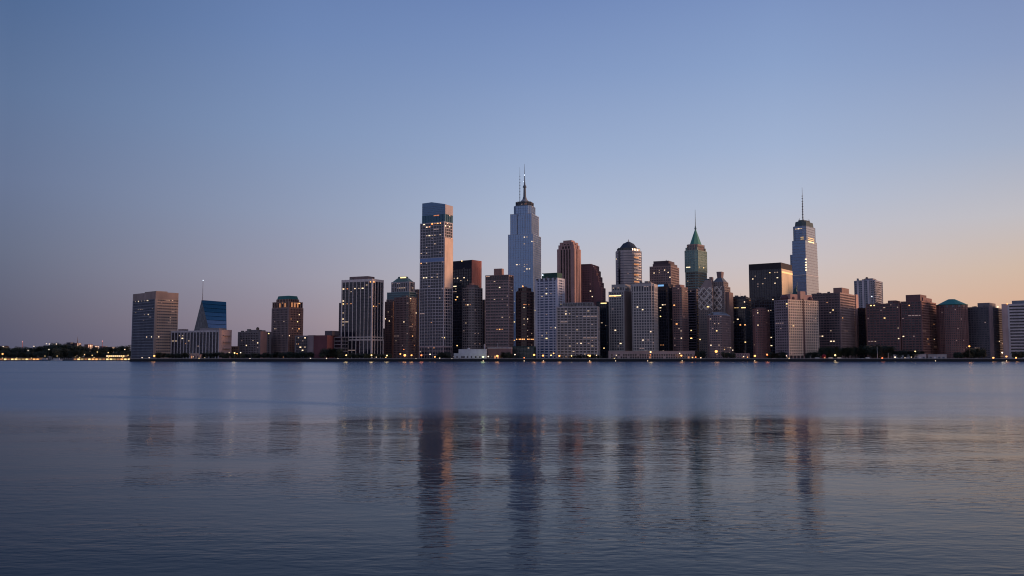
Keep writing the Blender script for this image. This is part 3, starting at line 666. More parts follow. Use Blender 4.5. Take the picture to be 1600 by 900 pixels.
b.solid('pagoda_roof', (.11,.13,.16), b.z(440,.2)-.1, b.z(433.5,.3), b.poly(.80,.8,-.05,0), b.poly(.36,.36,-.05,0)); b.solid('lantern', (.17,.13,.14), b.z(433.6,.3), b.z(424,.3), b.poly(.32,.34,-.05,0), b.poly(.40,.42,-.05,0))
b.solid('side_wing', (.20,.14,.13), 0, b.z(456), rect(W/2+.2,W/2+4.5,-D*.3,D*.4)); b.rand(8,'dy')
# AC
b = Bld('apartment_block', 'mid rise brown grid block with grey barrel roof before the lattice towers', 'building', 1103.5,1126,1143,492,1128,34)
z = b.z(492); b.tier(0, z, b.poly(shape='cham',ch=.22), ST_(3.1,2.4,.42,.8,(.27,.20,.20),glassm((.03,.03,.04),.3,0,.45),par=1.2))
W, D = b.W, b.D
for k in range(3): b.solid('barrel_roof', (.20,.22,.25), z-.1+k*1.4, z+1.3+k*1.4, b.poly(.92-.13*k,.9-.1*k), b.poly(.79-.2*k,.82-.1*k))
b.rand(34,'dddwd')
# AD
b = Bld('office_tower', 'dark blue black glass building left of the big black slab', 'tower', 1143,1165,1173,463,1200,24)
b.tier(0, b.z(463), b.poly(), ST_(3.9,3.2,.14,.3,(.05,.055,.07),DK,par=3)); b.mech(2); b.rand(6)
# AE
b = Bld('office_tower', 'big black slab tower with golden lit right face', 'tower', 1170,1220,1237,410,1285,36)
z = b.z(410); st = ST_(3.9,3.6,.14,.4,(.085,.085,.105),DK,par=.5,proud=.2); W, D = b.W, b.D
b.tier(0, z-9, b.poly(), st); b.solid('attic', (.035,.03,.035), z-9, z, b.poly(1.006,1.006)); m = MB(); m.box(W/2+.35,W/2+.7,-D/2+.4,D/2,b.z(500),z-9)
m.build('gold_glow_face', wallm((.72,.46,.30),.5), b.root); m = MB(); m.box(W/2+.7,W/2+.95,-D/2+.6,D/2,b.z(426),b.z(423.5)); m.build('lit_window', LIT['y'], b.root); b.mech(2,z,.5,(1,2)); b.rand(26,'dddw')  # golden evening light on the right face is put into this sheet's colour
# AF
b = Bld('apartment_tower', 'slim brick brown tower with curved front beside the pale pink apartment tower', 'tower', 1170,1190,1208,482,1142,42)
z = b.z(482); b.tier(0, z, b.poly(shape='n',n=14), ST_(3.1,2.6,.5,1.1,(.22,.12,.115),glassm((.03,.025,.035),.3,0,.4),par=1.5,base=3)); b.solid('penthouse', (.16,.10,.10), z-.1, z+1.8, b.poly(.6,.6,shape='n')); b.rand(18,'ddwo')
# AG
b = Bld('skyscraper', 'tall grey blue skyscraper with bright lit band near its top and a roof mast', 'skyscraper', 1238,1259,1277,398,1500,40)
z = b.z(375); W, D = b.W, b.D; GB = glassm((.15,.21,.32),.25,.55,.15)
st = ST_(3.9,30,.3,.2,(.20,.23,.30),GB,par=.8); zz0 = b.z(398)
bot = b.poly(1.14,1.14); topp = b.poly(.98,.98)
n = 42
for i in range(n):                       # walls lean gently inwards
    t0, t1 = i/n, (i+1)/n
    q0 = b.poly(1.14-.14*t0, 1.14-.14*t0); q1 = b.poly(1.14-.14*t1+.003, 1.14-.14*t1+.003)
    za, zb_ = z*t0, z*t1-.55
    m = MB(); m.prism(inset(q0,.2), za, z*t1, inset(q1,.2)); m.build('window_row', GB, b.root)
m = MB()
for i in range(n+1):
    t = i/n; q = b.poly(1.145-.14*t, 1.145-.14*t); m.prism(q, z*t-.55, z*t)
m.build('wall', wallm((.22,.24,.30)), b.root)
b.tiers.append(([(Vector(q0[i]),Vector(q0[(i+1)%4]),(Vector(q0[(i+1)%4])-Vector(q0[i])).length,(Vector(q0[(i+1)%4])-Vector(q0[i])).normalized(),10) for i in range(4) for q0 in [b.poly(1.03,1.03)]],0,z,3.9,1.2,st,b.poly(1.03,1.03),z))
b.tier(0, b.z(395.5), rect(-W*.80,-W*.45,-D*.35,D*.35), {**st}, name='shoulder_wall', cast=False)
zt_ = b.z(353,.2); b.tier(z-.1, zt_, b.poly(.97,.97,shape='cham',ch=.22), {**st,'sp':.2,'par':1}); 
m = MB(); q = b.poly(.985,.985,shape='cham',ch=.22)
for yy, kd in ((377.4,'Y'),(374.0,'y'),(371.2,'y')):
    za = b.z(yy,.1); 
    mm = MB(); mm.obox((W*.24,-D*.485),(1,0),W*.2,-.3,.35,za,za+1.2); mm.build('lit_band', LIT[kd], b.root)
    mm = MB(); mm.obox((W*.485,-D*.0),(0,1),D*.5,-.3,.35,za,za+(1.9 if kd == 'Y' else 1.1)); mm.build('lit_band', LIT[kd], b.root)
for k in range(3):
    mm = MB(); za = b.z(357.5,.1); mm.obox((-W*.2+k*W*.2,-D*.485),(1,0),3.2,-.3,.3,za,za+1.2); mm.build('lit_window', LIT['W' if k == 1 else 'w'], b.root)
b.solid('white_ledge', (.5,.5,.52), b.z(430), b.z(429), b.poly(1.08,1.08)); b.solid('crown', (.07,.10,.11), zt_-.1, b.z(346,.3), b.poly(.86,.86,shape='cham',ch=.28), b.poly(.80,.80,shape='cham',ch=.3)); b.solid('crown_top', (.06,.08,.09), b.z(346.1,.3), b.z(343.5,.3), b.poly(.66,.66,shape='n'))
for k in range(7):
    a = k*.9; b.mast(math.cos(a)*W*.32, math.sin(a)*D*.32, b.z(345,.3), b.z(341-(k % 2),.3), .35, 'roof_aerial', 1)
b.mast(-2,0,b.z(343.6,.3),b.z(290,.3),.62,rings=9)
for yy in (406,411,415,419,423):
    m = MB(); za = b.z(yy); m.obox((W*.5,-D*.5),(1,-0.0),2.0,-1.0,1.4,za,za+2); m.build('lit_window', LIT['W'], b.root)
# AH
b = Bld('apartment_tower', 'pale pink apartment tower with grid of balconies and dark domed roof structures', 'tower', 1210,1231,1278,468,1118,58,depth=None)
z = b.z(468); PP = (.50,.36,.34); W, D = b.W, b.D
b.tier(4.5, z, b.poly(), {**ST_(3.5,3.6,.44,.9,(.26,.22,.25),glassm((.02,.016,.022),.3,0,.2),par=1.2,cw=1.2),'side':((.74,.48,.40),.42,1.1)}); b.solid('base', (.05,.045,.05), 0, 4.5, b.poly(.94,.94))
for k in range(9): b.solid('column', PP, 0, 4.6, rect(W/2-.9,W/2+.1,-D/2+k*D/8.3,-D/2+k*D/8.3+.9))
m = MB(); m.obox((W/2+.1,D*.0),(0,1),2.6,-.5,.3,4,z+2); m.build('recess_shade', plain((.10,.06,.06)), b.root)  # raised dark strip: a recess's shade painted on, none is cut
zz = b.z(459.5,.3); b.solid('penthouse', (.30,.19,.18), z-.1, zz, b.poly(.66,.72,0,.02)); b.solid('roof_tower', (.34,.23,.21), z-.1, b.z(454.5,.3), rect(W*.18,W*.42,-D*.05,D*.12))
for (fx, fy, r) in ((-.1,-.34,6),(.2,-.24,4.2),(.25,.32,4.6)):
    m = MB(); m.ball((W*fx,D*fy,z+2.2),r,10,6,.8); m.build('dome', plain((.10,.05,.055),.5), b.root)
m = MB(); m.cone(0,-D*.02,zz-.1,zz+2.2,5.5,3.8,8); m.cone(0,-D*.02,zz+2.1,b.z(449,.3),3.6,1.6,6); m.cone(1.5,-D*.02,b.z(449.5,.3),b.z(446,.3),1.3,.8,6); m.cone(1.8,0,b.z(446,.3),b.z(437,.3),.5,.15,5); m.build('roof_sculpture', plain((.025,.07,.08),.5), b.root); b.rand(16,'ddw')
# AI
b = Bld('apartment_block', 'wide brown slab with a paler right end wall, right of the pale pink tower', 'building', 1268,1312,1342,457,1165,38)
z = b.z(457); st = ST_(3.1,30,.42,.4,(.165,.12,.125),DK,par=1.6,cw=1.0); W, D = b.W, b.D
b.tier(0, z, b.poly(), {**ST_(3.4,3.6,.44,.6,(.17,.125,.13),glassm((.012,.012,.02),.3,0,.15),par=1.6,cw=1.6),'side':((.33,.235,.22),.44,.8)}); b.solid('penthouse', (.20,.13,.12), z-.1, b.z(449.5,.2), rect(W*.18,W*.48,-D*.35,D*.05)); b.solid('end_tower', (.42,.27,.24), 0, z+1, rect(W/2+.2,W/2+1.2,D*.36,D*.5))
b.mech(4,z,.8); b.rand(22,'dddwo')
# AJ
b = Bld('apartment_tower', 'blue grey balconied tower rising behind the brown slabs on the right', 'tower', 1333,1366,1380,437,1300,36)
z = b.z(437); st = ST_(3.2,3.8,.4,1.1,(.25,.27,.33),glassm((.05,.07,.11),.2,.2,.3),par=1.6)
b.tier(0, z, b.poly(shape='cham',ch=.2), st); W, D = b.W, b.D
for k in range(3):
    m = MB(); m.box(-W*.33+k*W*.25,-W*.33+k*W*.25+2.8,-D/2-.8,-D/2+.3,0,z-.3); m.build('pale_pier', wallm((.44,.44,.50)), b.root)
for k in range(20):
    zz = z-3-k*3.4; m = MB(); m.prism(ngon(W*.47,-D*.1,3.6,D*.34,10), zz, zz+.9); m.build('balcony', wallm((.36,.35,.40)), b.root)
b.solid('penthouse', (.2,.2,.24), z-.1, b.z(434,.2), b.poly(.4,.4,.1,0)); b.solid('roof_unit', (.2,.2,.22), z-.1, z+4, rect(-W*.42,-W*.36,-D*.3,-D*.2)); b.rand(16,'ddwy')
# AM gap
b = Bld('office_tower', 'black narrow building in the gap left of the dark brown twin slabs', 'tower', 1340,1352,1358,481,1215,38)
b.tier(0, b.z(481), b.poly(), ST_(3.6,3,.3,.5,(.03,.025,.03),DK)); b.rand(3)
# AK/AL
b = Bld('apartment_block', 'lower left half of the dark brown twin slabs', 'building', 1353,1405,1416,473.5,1158,36)
z = b.z(473.5); DB = (.165,.095,.095); st = ST_(3.4,4.2,.44,.8,DB,glassm((.012,.010,.016),.3,0,.2),par=1.4,cw=1.6); st['side'] = ((.27,.145,.125),.44,.8)
b.tier(0, z, b.poly(), st); b.solid('penthouse', (.15,.085,.085), z-.1, b.z(469,.2), rect(b.W*.12,b.W*.36,-b.D*.3,b.D*.3)); b.mech(4,z,.7,(.8,1.6)); b.rand(28,'dddd')
b = Bld('apartment_block', 'taller right half of the dark brown twin slabs with big box penthouse', 'building', 1407,1439.5,1462,470,1142,40)
z = b.z(470); W, D = b.W, b.D; b.tier(0, z, b.poly(), st); b.solid('penthouse', (.14,.08,.08), z-.1, b.z(460,.1), rect(-W*.3,W*.40,-D*.42,D*.0)); b.solid('stair_tower', (.20,.11,.11), z-.1, b.z(464.5,.2), rect(-W*.1,W*.45,-D*.3,D*.3))
m = MB(); m.obox((W/2,D*.05),(0,1),1.8,-.4,.35,0,z); m.build('recess_shade', plain((.03,.02,.025)), b.root); b.rand(34,'ddddo'); b.mech(4,z,.8)  # dark strip on the face, its colour standing for shade in a recess
# AN
b = Bld('round_tower', 'round brown brick tower with low teal cone roof', 'tower', 1463.5,1486,1510,475.5,1135,44)
z = b.z(475.5); b.W = b.D = (P(1508,475,1150).x-P(1463.5,475,1150).x); b.tier(0, z, b.poly(shape='n',n=16), ST_(3.05,2.6,.46,1.0,(.20,.115,.11),glassm((.03,.02,.028),.3,0,.4),par=2.5))
b.solid('eave', (.04,.10,.09), z-.1, z+.9, b.poly(1.04,1.04,shape='n',n=16)); b.solid('cone_roof', None, z+.8, b.z(466.3,.4), b.poly(1.0,1.0,shape='n',n=16), b.poly(.22,.22,shape='n',n=16), mat=plain((.03,.17,.155),.5))
for k in range(16):
    a = 2*math.pi*k/16; m = MB(); m.obox((math.cos(a)*b.W*.49,math.sin(a)*b.W*.49),(-math.sin(a),math.cos(a)),2.6,-.3,.25,z-2.9,z-.5); m.build('attic_window', glassm((.10,.10,.13)), b.root)
b.rand(30,'dddd')
# AO
b = Bld('apartment_block', 'dark slate slab with a paler brown end face and grey penthouse', 'building', 1508,1544.5,1568,479,1150,42)
z = b.z(479); W, D = b.W, b.D; st = ST_(3.0,3.2,.44,.7,(.10,.095,.115),glassm((.014,.016,.028),.3,0,.15),par=1.8,cw=1.0)
b.tier(0, z, b.poly(), st); b.solid('end_wall', (.22,.165,.175), 0, z+.2, rect(W/2+.2,W/2+.8,-D/2-.1,-D/2+D*.22)); b.solid('penthouse', (.17,.155,.17), z-.1, b.z(472.8,.2), rect(-W*.1,W*.42,-D*.3,D*.1))
for k in range(6):
    b.lamp(-W*.46+k*W*.06,-D*.5-.1,z+.6,'w',.42)
b.lamp(W*.47,D*.16,z+1.6,'W',1.1); b.rand(10)
# AP
b = Bld('hospital_block', 'pale building with strong white and black window bands at the far right edge', 'building', 1574,1640,1670,475,1122,40,depth=40)
z = b.z(475)*.96; W, D = b.W, b.D
b2z = P(1590,475,1150).z-GZ
st = ST_(4.0,60,.52,.3,(.46,.42,.43),DK,par=2.4,cw=2.0,base=5.5)
b.tier(0, b2z, b.poly(), st); b.solid('end_wall', (.46,.34,.33), 0, b2z+.3, rect(-W/2-7,-W/2,-D/2+.4,D/2)); b.solid('penthouse', (.16,.18,.22), b2z-.1, b2z+4.6, rect(-W*.42,W*.4,-D*.3,D*.3)); b.lamp(-W*.5,-D*.5-.5,b2z+.4,'O',.9); b.rand(4)
for (lab, a, c, e, yt, Y, rgb) in (('dark brown block filling the gap left of the round brown tower',1440,1462,1470,482,1240,(.10,.065,.065)),
    ('dark block glimpsed between the dark brown twin slabs',1396,1414,1420,480,1240,(.08,.055,.055)),('black block seen in the slit left of the tall brown banded tower',744,757,765,468,1240,(.04,.04,.05)),
    ('narrow brown block seen in the slit left of the tallest front slab',640,653,662,452,1300,(.14,.10,.10)),('dark block glimpsed right of the pale pink apartment tower',1262,1274,1284,486,1250,(.08,.06,.065)),
    ('dark block behind the trees right of the round brown tower',1500,1512,1522,500,1230,(.06,.055,.07))):
    b = Bld('apartment_block', lab, 'building', a, c, e, yt, Y, 34 if a > 1200 else 28); b.tier(0, b.z(yt), b.poly(), ST_(3.5,3.4,.42,.7,rgb,DK)); b.rand(8,'dw')
# long podium
b = Bld('podium_building', 'long low pinkish podium with rows of dark arches below the pale twin towers', 'building', 951,1086,1092,549,1104,4,depth=16)
z = b.z(549); W, D = b.W, b.D; b.solid('wall', (.30,.235,.24), 0, z, b.poly()); 
for k in range(34):
    xx = -W/2+3+k*(W-6)/34
    for (zz, h) in ((.6,2.6),(4.2,2.0)):
        if random.random() < .12: continue
        m = MB(); m.box(xx, xx+1.9, -D/2-.12, -D/2+.2, zz, zz+h); m.build('arched_window', DK if random.random() > .08 else LIT['o'], b.root)
m = MB(); m.box(-W/2-.3,W/2+.3,-D/2-.3,D/2,z,z+.5); m.build('cornice', wallm((.36,.30,.30)), b.root)
# ferry building white
b = Bld('white_hall', 'low white two level hall on the waterfront with dark square windows', 'building', 709,760,765,552,1100,5,depth=14)
z = b.z(552); W, D = b.W, b.D; WW = (.48,.50,.54); b.solid('wall', WW, 0, z, b.poly()); b.solid('upper_wall', WW, z-.1, b.z(545.5), rect(-W*.36,W/2,-D*.35,D/2)); b.solid('roof_unit', WW, b.z(545.6), b.z(543.5), rect(-W*.1,-W*.04,0,4)); b.solid('roof_unit', (.4,.36,.38), b.z(545.6), b.z(537.5), rect(W*.40,W*.44,0,2))
for xx in (-.42,-.27,-.21,-.1,.02,.15,.28): m = MB(); m.box(W*xx, W*xx+1.9, -D/2-.12, -D/2+.2, 1.6, 3.6); m.build('window', DK, b.root)
b = Bld('brown_hall', 'low brown hall with pale flat roof edge right of the white waterfront hall', 'building', 762,799,802,544.5,1104,5,depth=14)
z = b.z(544.5); W, D = b.W, b.D; b.solid('wall', (.17,.11,.115), 0, z, b.poly()); b.solid('roof', (.46,.44,.47), z, z+1.2, b.poly(1.01,1.05))
for k in range(8): m = MB(); m.box(-W*.46+k*W*.12, -W*.46+k*W*.12+2, -D/2-.12, -D/2+.2, .8, 4.2); m.build('window', DK if k not in (2,3) else LIT['o'], b.root)
b = Bld('pavilion', 'small pinkish pavilion standing on the quay before the columned block', 'building', 297,313,315,554,1092,6,depth=8)
z = b.z(554); W, D = b.W, b.D; b.solid('wall', (.30,.22,.21), 0, z, b.poly()); b.solid('roof', (.26,.2,.2), z, z+.5, b.poly(1.08,1.1))
for k in range(3): m = MB(); m.box(-W*.4+k*W*.3, -W*.4+k*W*.3+1.5, -D/2-.1, -D/2+.2, 1, 4); m.build('window', [LIT['o'],DK,DK][k], b.root)
for k, (a, c, yt, col, lab) in enumerate(((1396,1423,554,(.34,.38,.44),'pale blue grey shed on the quay, left one of the row of sheds'),(1422,1448,553,(.40,.34,.34),'pinkish white shed on the quay between two other sheds'),(1450,1480,553.5,(.34,.30,.30),'low grey shed on the quay before the round brown tower'))):
    b = Bld('quay_shed', lab, 'shed', a, c-1, c, yt, 1094, 5, depth=9)
    z = b.z(yt); W, D = b.W, b.D; b.solid('wall', col, 0, z-.5, b.poly()); b.solid('roof', (.3,.3,.33), z-.5, z, b.poly(1.03,1.06))
    for j in range(4):
        m = MB(); m.box(-W*.42+j*W*.23, -W*.42+j*W*.23+2.6, -D/2-.1, -D/2+.2, .3, 2.9); m.build('shed_door', plain((.10,.12,.16) if (j+k) % 3 else (.5,.5,.55)), b.root)
b = Bld('low_building', 'low mauve building between the barrel roofed block and the slim brick tower', 'building', 1143,1171,1173,552,1106,6,depth=12)
z = b.z(552); b.tier(0, z, b.poly(), ST_(3.4,3,.4,1,(.25,.18,.2),par=1.2)); b.rand(4,'wo')

# ---- far city on the left, beyond the wooded bank
def farb(label, a, c, yt, rgb, Y=2400, n=4):
    rgb = tuple(c*.55 for c in rgb)
    b = Bld('distant_building', label, 'building', a, (a+2*c)/3, c, yt, Y, 30, z0=1.6)
    b.tier(0, b.z(yt), b.poly(), ST_(3.6,4,.45,1.2,rgb,par=1.5)); b.rand(n, 'dw'); return b
farb('distant dark square block rising above the trees on the far left bank',104,113,535,(.07,.07,.10))
q = farb('distant reddish church like block with a thin spire on the far left bank',115.5,123,536,(.22,.12,.12))
q.mast(0,0,q.z(536),q.z(526),.9,'spire',0,(.10,.07,.08))
farb('distant pink brown block standing low behind the lit pier',132,140.5,538,(.32,.18,.16),2000)
farb('distant long low brown block behind the lit pier',140,152,540,(.17,.12,.13),2100)
farb('distant mauve block in the trees left of the broad slab tower',156,164,541,(.16,.12,.15),2300)
farb('distant mauve low block nearest the broad slab tower',168,178,542,(.15,.12,.15),2300)
farb('distant reddish block at the far left edge of the wooded bank',0,9,541,(.16,.09,.11),2000)
for (x, yt, lab) in ((34,534,'thin red aerial mast above the trees at far left'),(159,533,'thin red aerial mast above the trees behind the lit pier')):
    r = empty('radio_mast', P(x,560,2300)*1); r.location.z = 1.6; tag(r, lab, 'mast'); zt = P(x,yt,2300).z-1.6
    m = MB(); m.cone(0,0,0,zt,1.6,.5,5); m.build('mast', plain((.3,.12,.12)), r); m = MB(); m.ball((0,0,zt),1.0); m.build('beacon', emit((1,.35,.3),1.5), r)

# ---- lit windows read off the photograph
PTS = """212,470,w;216,471,W;221,469,w;226,468,w;231,471,W;229,470,w;212,489,w;216,487,w;220,486,w;222,485,w;238,483,d;231,494,W;225,494,w;229,527,W;237,527,W;247,526,W;262,470,d2;266,470,w;270,470,w;252,473,d;266,499,w;267,501,w
280,526,w;286,527,w;286,531,W;277,535,w2;297,533,w;291,537,o;386,539,W;396,535,w;403,535,W;377,535,d;421,524,Y
443,502,w;442,525,d;453,524,W;456,499,o;466,502,Y;468,492,W;467,478,O;468,515,O;465,518,o;456,514,w;477,529,W;465,530,w;470,542,W;477,543,w;471,548,W;464,541,w;498,521,Y;505,534,d
536,473,W;538,477,Y;535,491,w;536,498,W;535,509,w;538,452,W;541,452,w;545,451,o;552,452,W;559,450,w;549,456,w;565,450,W;543,478,o;548,478,o;585,478,O;590,479,o;594,474,o;581,436,O;585,436,O;571,449,w;579,464,d
606,487,w;603,499,W;609,502,W;613,486,o;632,503,W;644,508,o;645,526,O;641,465,W;642,470,o;650,491,W;645,454,w;618,533,w;648,541,o;660,414,O;660,436,W;667,435,W;675,435,w;685,434,w;693,531,Y;690,528,w;668,412,w;692,413,d;692,449,d
662,353,W;674,352,O;677,353,O;681,351,o;685,350,O;688,350,O;690,351,o;667,357,W;670,357,w;673,357,w;697,354,W;700,353,w;702,357,W;666,369,w;670,370,W;676,368,w;679,368,w;687,370,w;679,381,w;666,389,w;667,398,w;660,399,w;686,394,d
710,438,w;715,437,W;719,438,w;726,437,W;731,438,w;711,447,W2;711,452,w;711,456,w;714,467,Y;713,471,O;714,542,Y
729,477,o;731,479,W;735,476,o;757,462,W;743,522,d;781,449,W;773,471,w;785,497,w;781,514,O;784,514,o;777,515,o;783,471,d;796,496,w
805,471,w;806,478,W;805,489,w;805,503,Y;820,476,w;821,479,o2;826,479,o;820,484,W;819,499,w;824,501,W;820,511,w;824,518,w;824,525,w;806,520,d;804,532,O;808,532,O;811,532,O;814,532,O;817,532,O;820,532,O;824,532,O;827,532,O;830,532,O;833,532,O;836,487,Y
820,370,W;824,370,w;830,379,W;834,379,w;819,383,w;808,413,W;811,413,w;819,413,w;823,413,d;825,420,W;829,420,W;820,419,w;819,424,w
855,450,w;856,460,W;849,464,w;846,527,w;853,529,Y;867,512,W;856,493,d;885,492,W;888,492,w;882,489,w;903,536,w;910,536,W;891,540,w;920,486,w;923,541,w
924,445,d;923,455,W;926,465,W;928,418,d;943,475,Y3;940,508,w;948,512,w;944,544,Y;955,463,Y3;966,463,Y3;962,519,W;969,536,W;980,483,W;984,532,W;996,483,W;1005,483,W;1015,520,W;1004,531,W
963,408,W;996,437,Y;1022,426,W;1021,428,w;1029,425,w;1030,428,w;1039,425,W;1045,425,W;1049,425,w;1046,435,W;1057,434,o;1031,483,W;1034,478,W;1040,477,w;1031,487,w;1031,494,Y;1033,542,o;1036,542,o
1055,478,O;1058,508,O;1066,519,w;1066,531,W;1062,514,w;1055,540,d;1078,519,Y;1079,528,Y;1086,531,Y;1090,530,W;1094,530,Y;1092,540,o;1077,419,W2;1100,418,Y;1094,418,y
1109,482,Y2;1119,482,o;1139,481,Y;1139,484,y;1111,498,w;1120,518,Y;1122,507,w;1137,545,w;1142,546,W;1132,545,o;1124,541,w;1109,542,W;1165,473,W;1153,483,y2;1162,482,Y2;1153,501,W;1157,509,O;1166,510,O;1166,535,Y;1144,504,W
1180,434,w;1176,439,W;1202,428,Y;1209,427,w;1214,427,w;1196,438,w;1213,436,w;1216,436,W;1211,444,W;1209,471,W;1222,423,W;1185,488,W;1200,488,W;1203,488,w;1186,510,W;1206,529,W;1206,542,W;1179,540,w
1230,477,Y;1230,481,y;1239,510,Y;1275,500,w;1284,528,W;1297,536,W;1303,536,W;1302,487,Y;1317,497,O;1317,501,o;1299,489,w;1333,481,w;1325,482,w;1317,479,w;1363,464,C;1362,475,Y;1366,474,Y;1372,465,c
1380,500,Y;1380,484,w;1366,535,w;1402,480,w;1420,478,O;1414,526,W;1404,530,W;1449,529,O;1449,533,w;1460,531,W;1459,536,o;1410,500,d;1404,515,w;1562,535,W;1560,535,w;1595,516,Y;1540,505,d"""
origin = Vector((0,0,CH))
for tok in PTS.replace('\n', ';').split(';'):
    x_, y_, k_ = tok.split(','); wd = int(k_[1:]) if len(k_) > 1 else 1
    d = ray(float(x_), float(y_)); best = None
    for bb in BLD:
        h = bb.hit(origin, d)
        if h and (best is None or h[0] < best[0][0]): best = (h, bb)
    if best and best[0][0] < 3000: best[1].lit(best[0], k_[0], wd)

# ------------------------------------------------------------------ trees
def make_tree(seed, h, r, squat=1.0):
    rg = random.Random(seed); root = empty('tree', (0,0,-200))
    t = MB(); t.cone(0,0,-.3,h*.35,.32,.22,7); 
    for k in range(5):
        a = k*1.26+rg.random(); t.tube((0,0,h*.28), (math.cos(a)*r*.55, math.sin(a)*r*.55, h*(.55+.2*rg.random())), .11, 5)
    tr = t.build('trunk', plain((.06,.045,.035)), root)
    lobes = [(rg.uniform(-.45,.45)*r, rg.uniform(-.45,.45)*r, h*rg.uniform(.26,.80), r*rg.uniform(.35,.6)) for _ in range(14)]
    c = MB()
    for i in range(1500):
        lx, ly, lz, lr = rg.choice(lobes); d = Vector((rg.gauss(0,1), rg.gauss(0,1), rg.gauss(0,1))).normalized(); q = rg.random()**.4*lr
        p = Vector((lx,ly,lz))+Vector((d.x*q,d.y*q,d.z*q*.85)); s_ = rg.uniform(.22,.5)
        a = Vector((rg.gauss(0,1),rg.gauss(0,1),rg.gauss(0,1))).normalized(); b_ = a.orthogonal().normalized()
        n0 = len(c.v); c.v += [tuple(p+a*s_), tuple(p+b_*s_*.6), tuple(p-a*s_), tuple(p-b_*s_*.6)]; c.f.append((n0,n0+1,n0+2,n0+3))
    cr = c.build('crown', LEAF, root); KIDS[root.name] = [tr, cr]; return root
m, t, bb_ = base_mat('foliage'); bb_.inputs['Roughness'].default_value = .7
oi = t.nodes.new('ShaderNodeObjectInfo'); g = t.nodes.new('ShaderNodeNewGeometry')
ad = t.nodes.new('ShaderNodeMath'); ad.operation = 'ADD'; t.links.new(oi.outputs['Random'], ad.inputs[0]); t.links.new(g.outputs['Random Per Island'], ad.inputs[1])
cr_ = t.nodes.new('ShaderNodeValToRGB'); cr_.color_ramp.elements[0].color = (.010,.018,.013,1); cr_.color_ramp.elements[1].color = (.032,.046,.026,1)
mu = t.nodes.new('ShaderNodeMath'); mu.operation = 'MULTIPLY'; mu.inputs[1].default_value = .5; t.links.new(ad.outputs[0], mu.inputs[0]); t.links.new(mu.outputs[0], cr_.inputs[0]); t.links.new(cr_.outputs[0], bb_.inputs['Base Color'])
LEAF = m
protos = [make_tree(s, 10, 4.6) for s in range(5)]; used = set()
def tree(x, ytop, Y, label, group, base=GZ):
    p = P(x, ytop, Y); h = (p.z-base)*1.12; i = random.randrange(5)
    if i not in used: used.add(i); o = protos[i]
    else: o = copy_tree(protos[i])
    o.location = (p.x, Y, base); s_ = h/9.4; sw = s_*random.uniform(.95,1.3) if h < 13 else s_*random.uniform(.75,1)
    o.scale = (sw, sw, s_); o.rotation_euler = (0,0,random.uniform(0,6.28)); tag(o, label, 'tree', group)
ORD = 'first second third fourth fifth sixth seventh eighth ninth tenth eleventh twelfth thirteenth fourteenth fifteenth'.split()
rows = [(246,297,552.5,7,'dark leafy tree in the row left of the small quay pavilion'),(316,372,552,7,'dark leafy tree in the row between the quay pavilion and the grey flat block'),
 (374,424,553,7,'dark leafy tree on the quay in front of the squat grey block'),(428,490,551.5,7,'dark leafy tree on the quay in front of the teal topped brown tower'),
 (506,532,547,6.5,'taller dark tree in front of the low parking deck'),(536,612,553.5,7,'dark leafy tree at the colonnaded foot of the white piered black tower'),
 (684,702,551.5,6,'dark leafy tree at the foot of the tallest front slab'),(786,800,552,6,'dark tree in front of the low brown hall'),(893,940,555.5,7,'low dark tree in front of the wide grid block'),
 (1090,1103,549.5,6,'dark tree right of the long pinkish podium'),(1130,1145,551,7,'dark tree at the right foot of the barrel roofed block'),(1200,1229,551.5,7,'dark tree between the slim brick tower and the pale pink tower'),(1262,1282,552,7,'dark tree at the right foot of the pale pink tower'),
 (1284,1344,544.5,7,'broad dark tree in the grove before the wide brown slab'),(1350,1396,542.5,7.5,'tall dark tree in the grove before the dark brown twin slabs'),(1398,1440,549,7,'lower dark tree behind the quay sheds'),
 (1494,1512,552,6.5,'low round tree right of the round brown tower'),(1514,1540,546,6.5,'taller tree in front of the dark slate slab'),(1584,1612,551.5,7,'dark tree at the foot of the white banded building')]
for (a, c, yt, stp, lab) in rows:
    x_ = a; ti = 0
    while x_ <= c:
        q_ = lab.replace('dark leafy tree','tree').replace('tree ','tree from left ',1); ti += 1
        tree(x_, yt+random.uniform(-1.3,1.3), 1096+random.uniform(-2,5), ORD[min(ti,15)-1]+' '+q_, 'dark trees along the waterfront'); x_ += stp*random.uniform(.55,.85)
x_ = -10
while x_ < 206:
    yt = 542.5+2.6*math.sin(x_*.05)+random.uniform(-1,1.2)
    if 2 < x_ < 205: tree(x_, yt, 1500+random.uniform(-20,30), 'dark tree of the wooded far bank, '+('near the left edge' if x_ < 50 else 'left of the distant square block' if x_ < 104 else 'by the distant spire' if x_ < 150 else 'nearest the broad slab tower'), 'trees of the wooded far bank', 1.6)
    tree(x_+3, yt+7, 1400+random.uniform(-15,25), 'low dark tree on the far bank '+('behind the far left pier' if x_ < 58 else 'behind the moored boats' if x_ < 108 else 'behind the amber ferry pier'), 'trees of the wooded far bank', 1.6); x_ += 6.2
for i in range(5):
    if i not in used:
        for k in KIDS[protos[i].name]: bpy.data.objects.remove(k)
        bpy.data.objects.remove(protos[i])

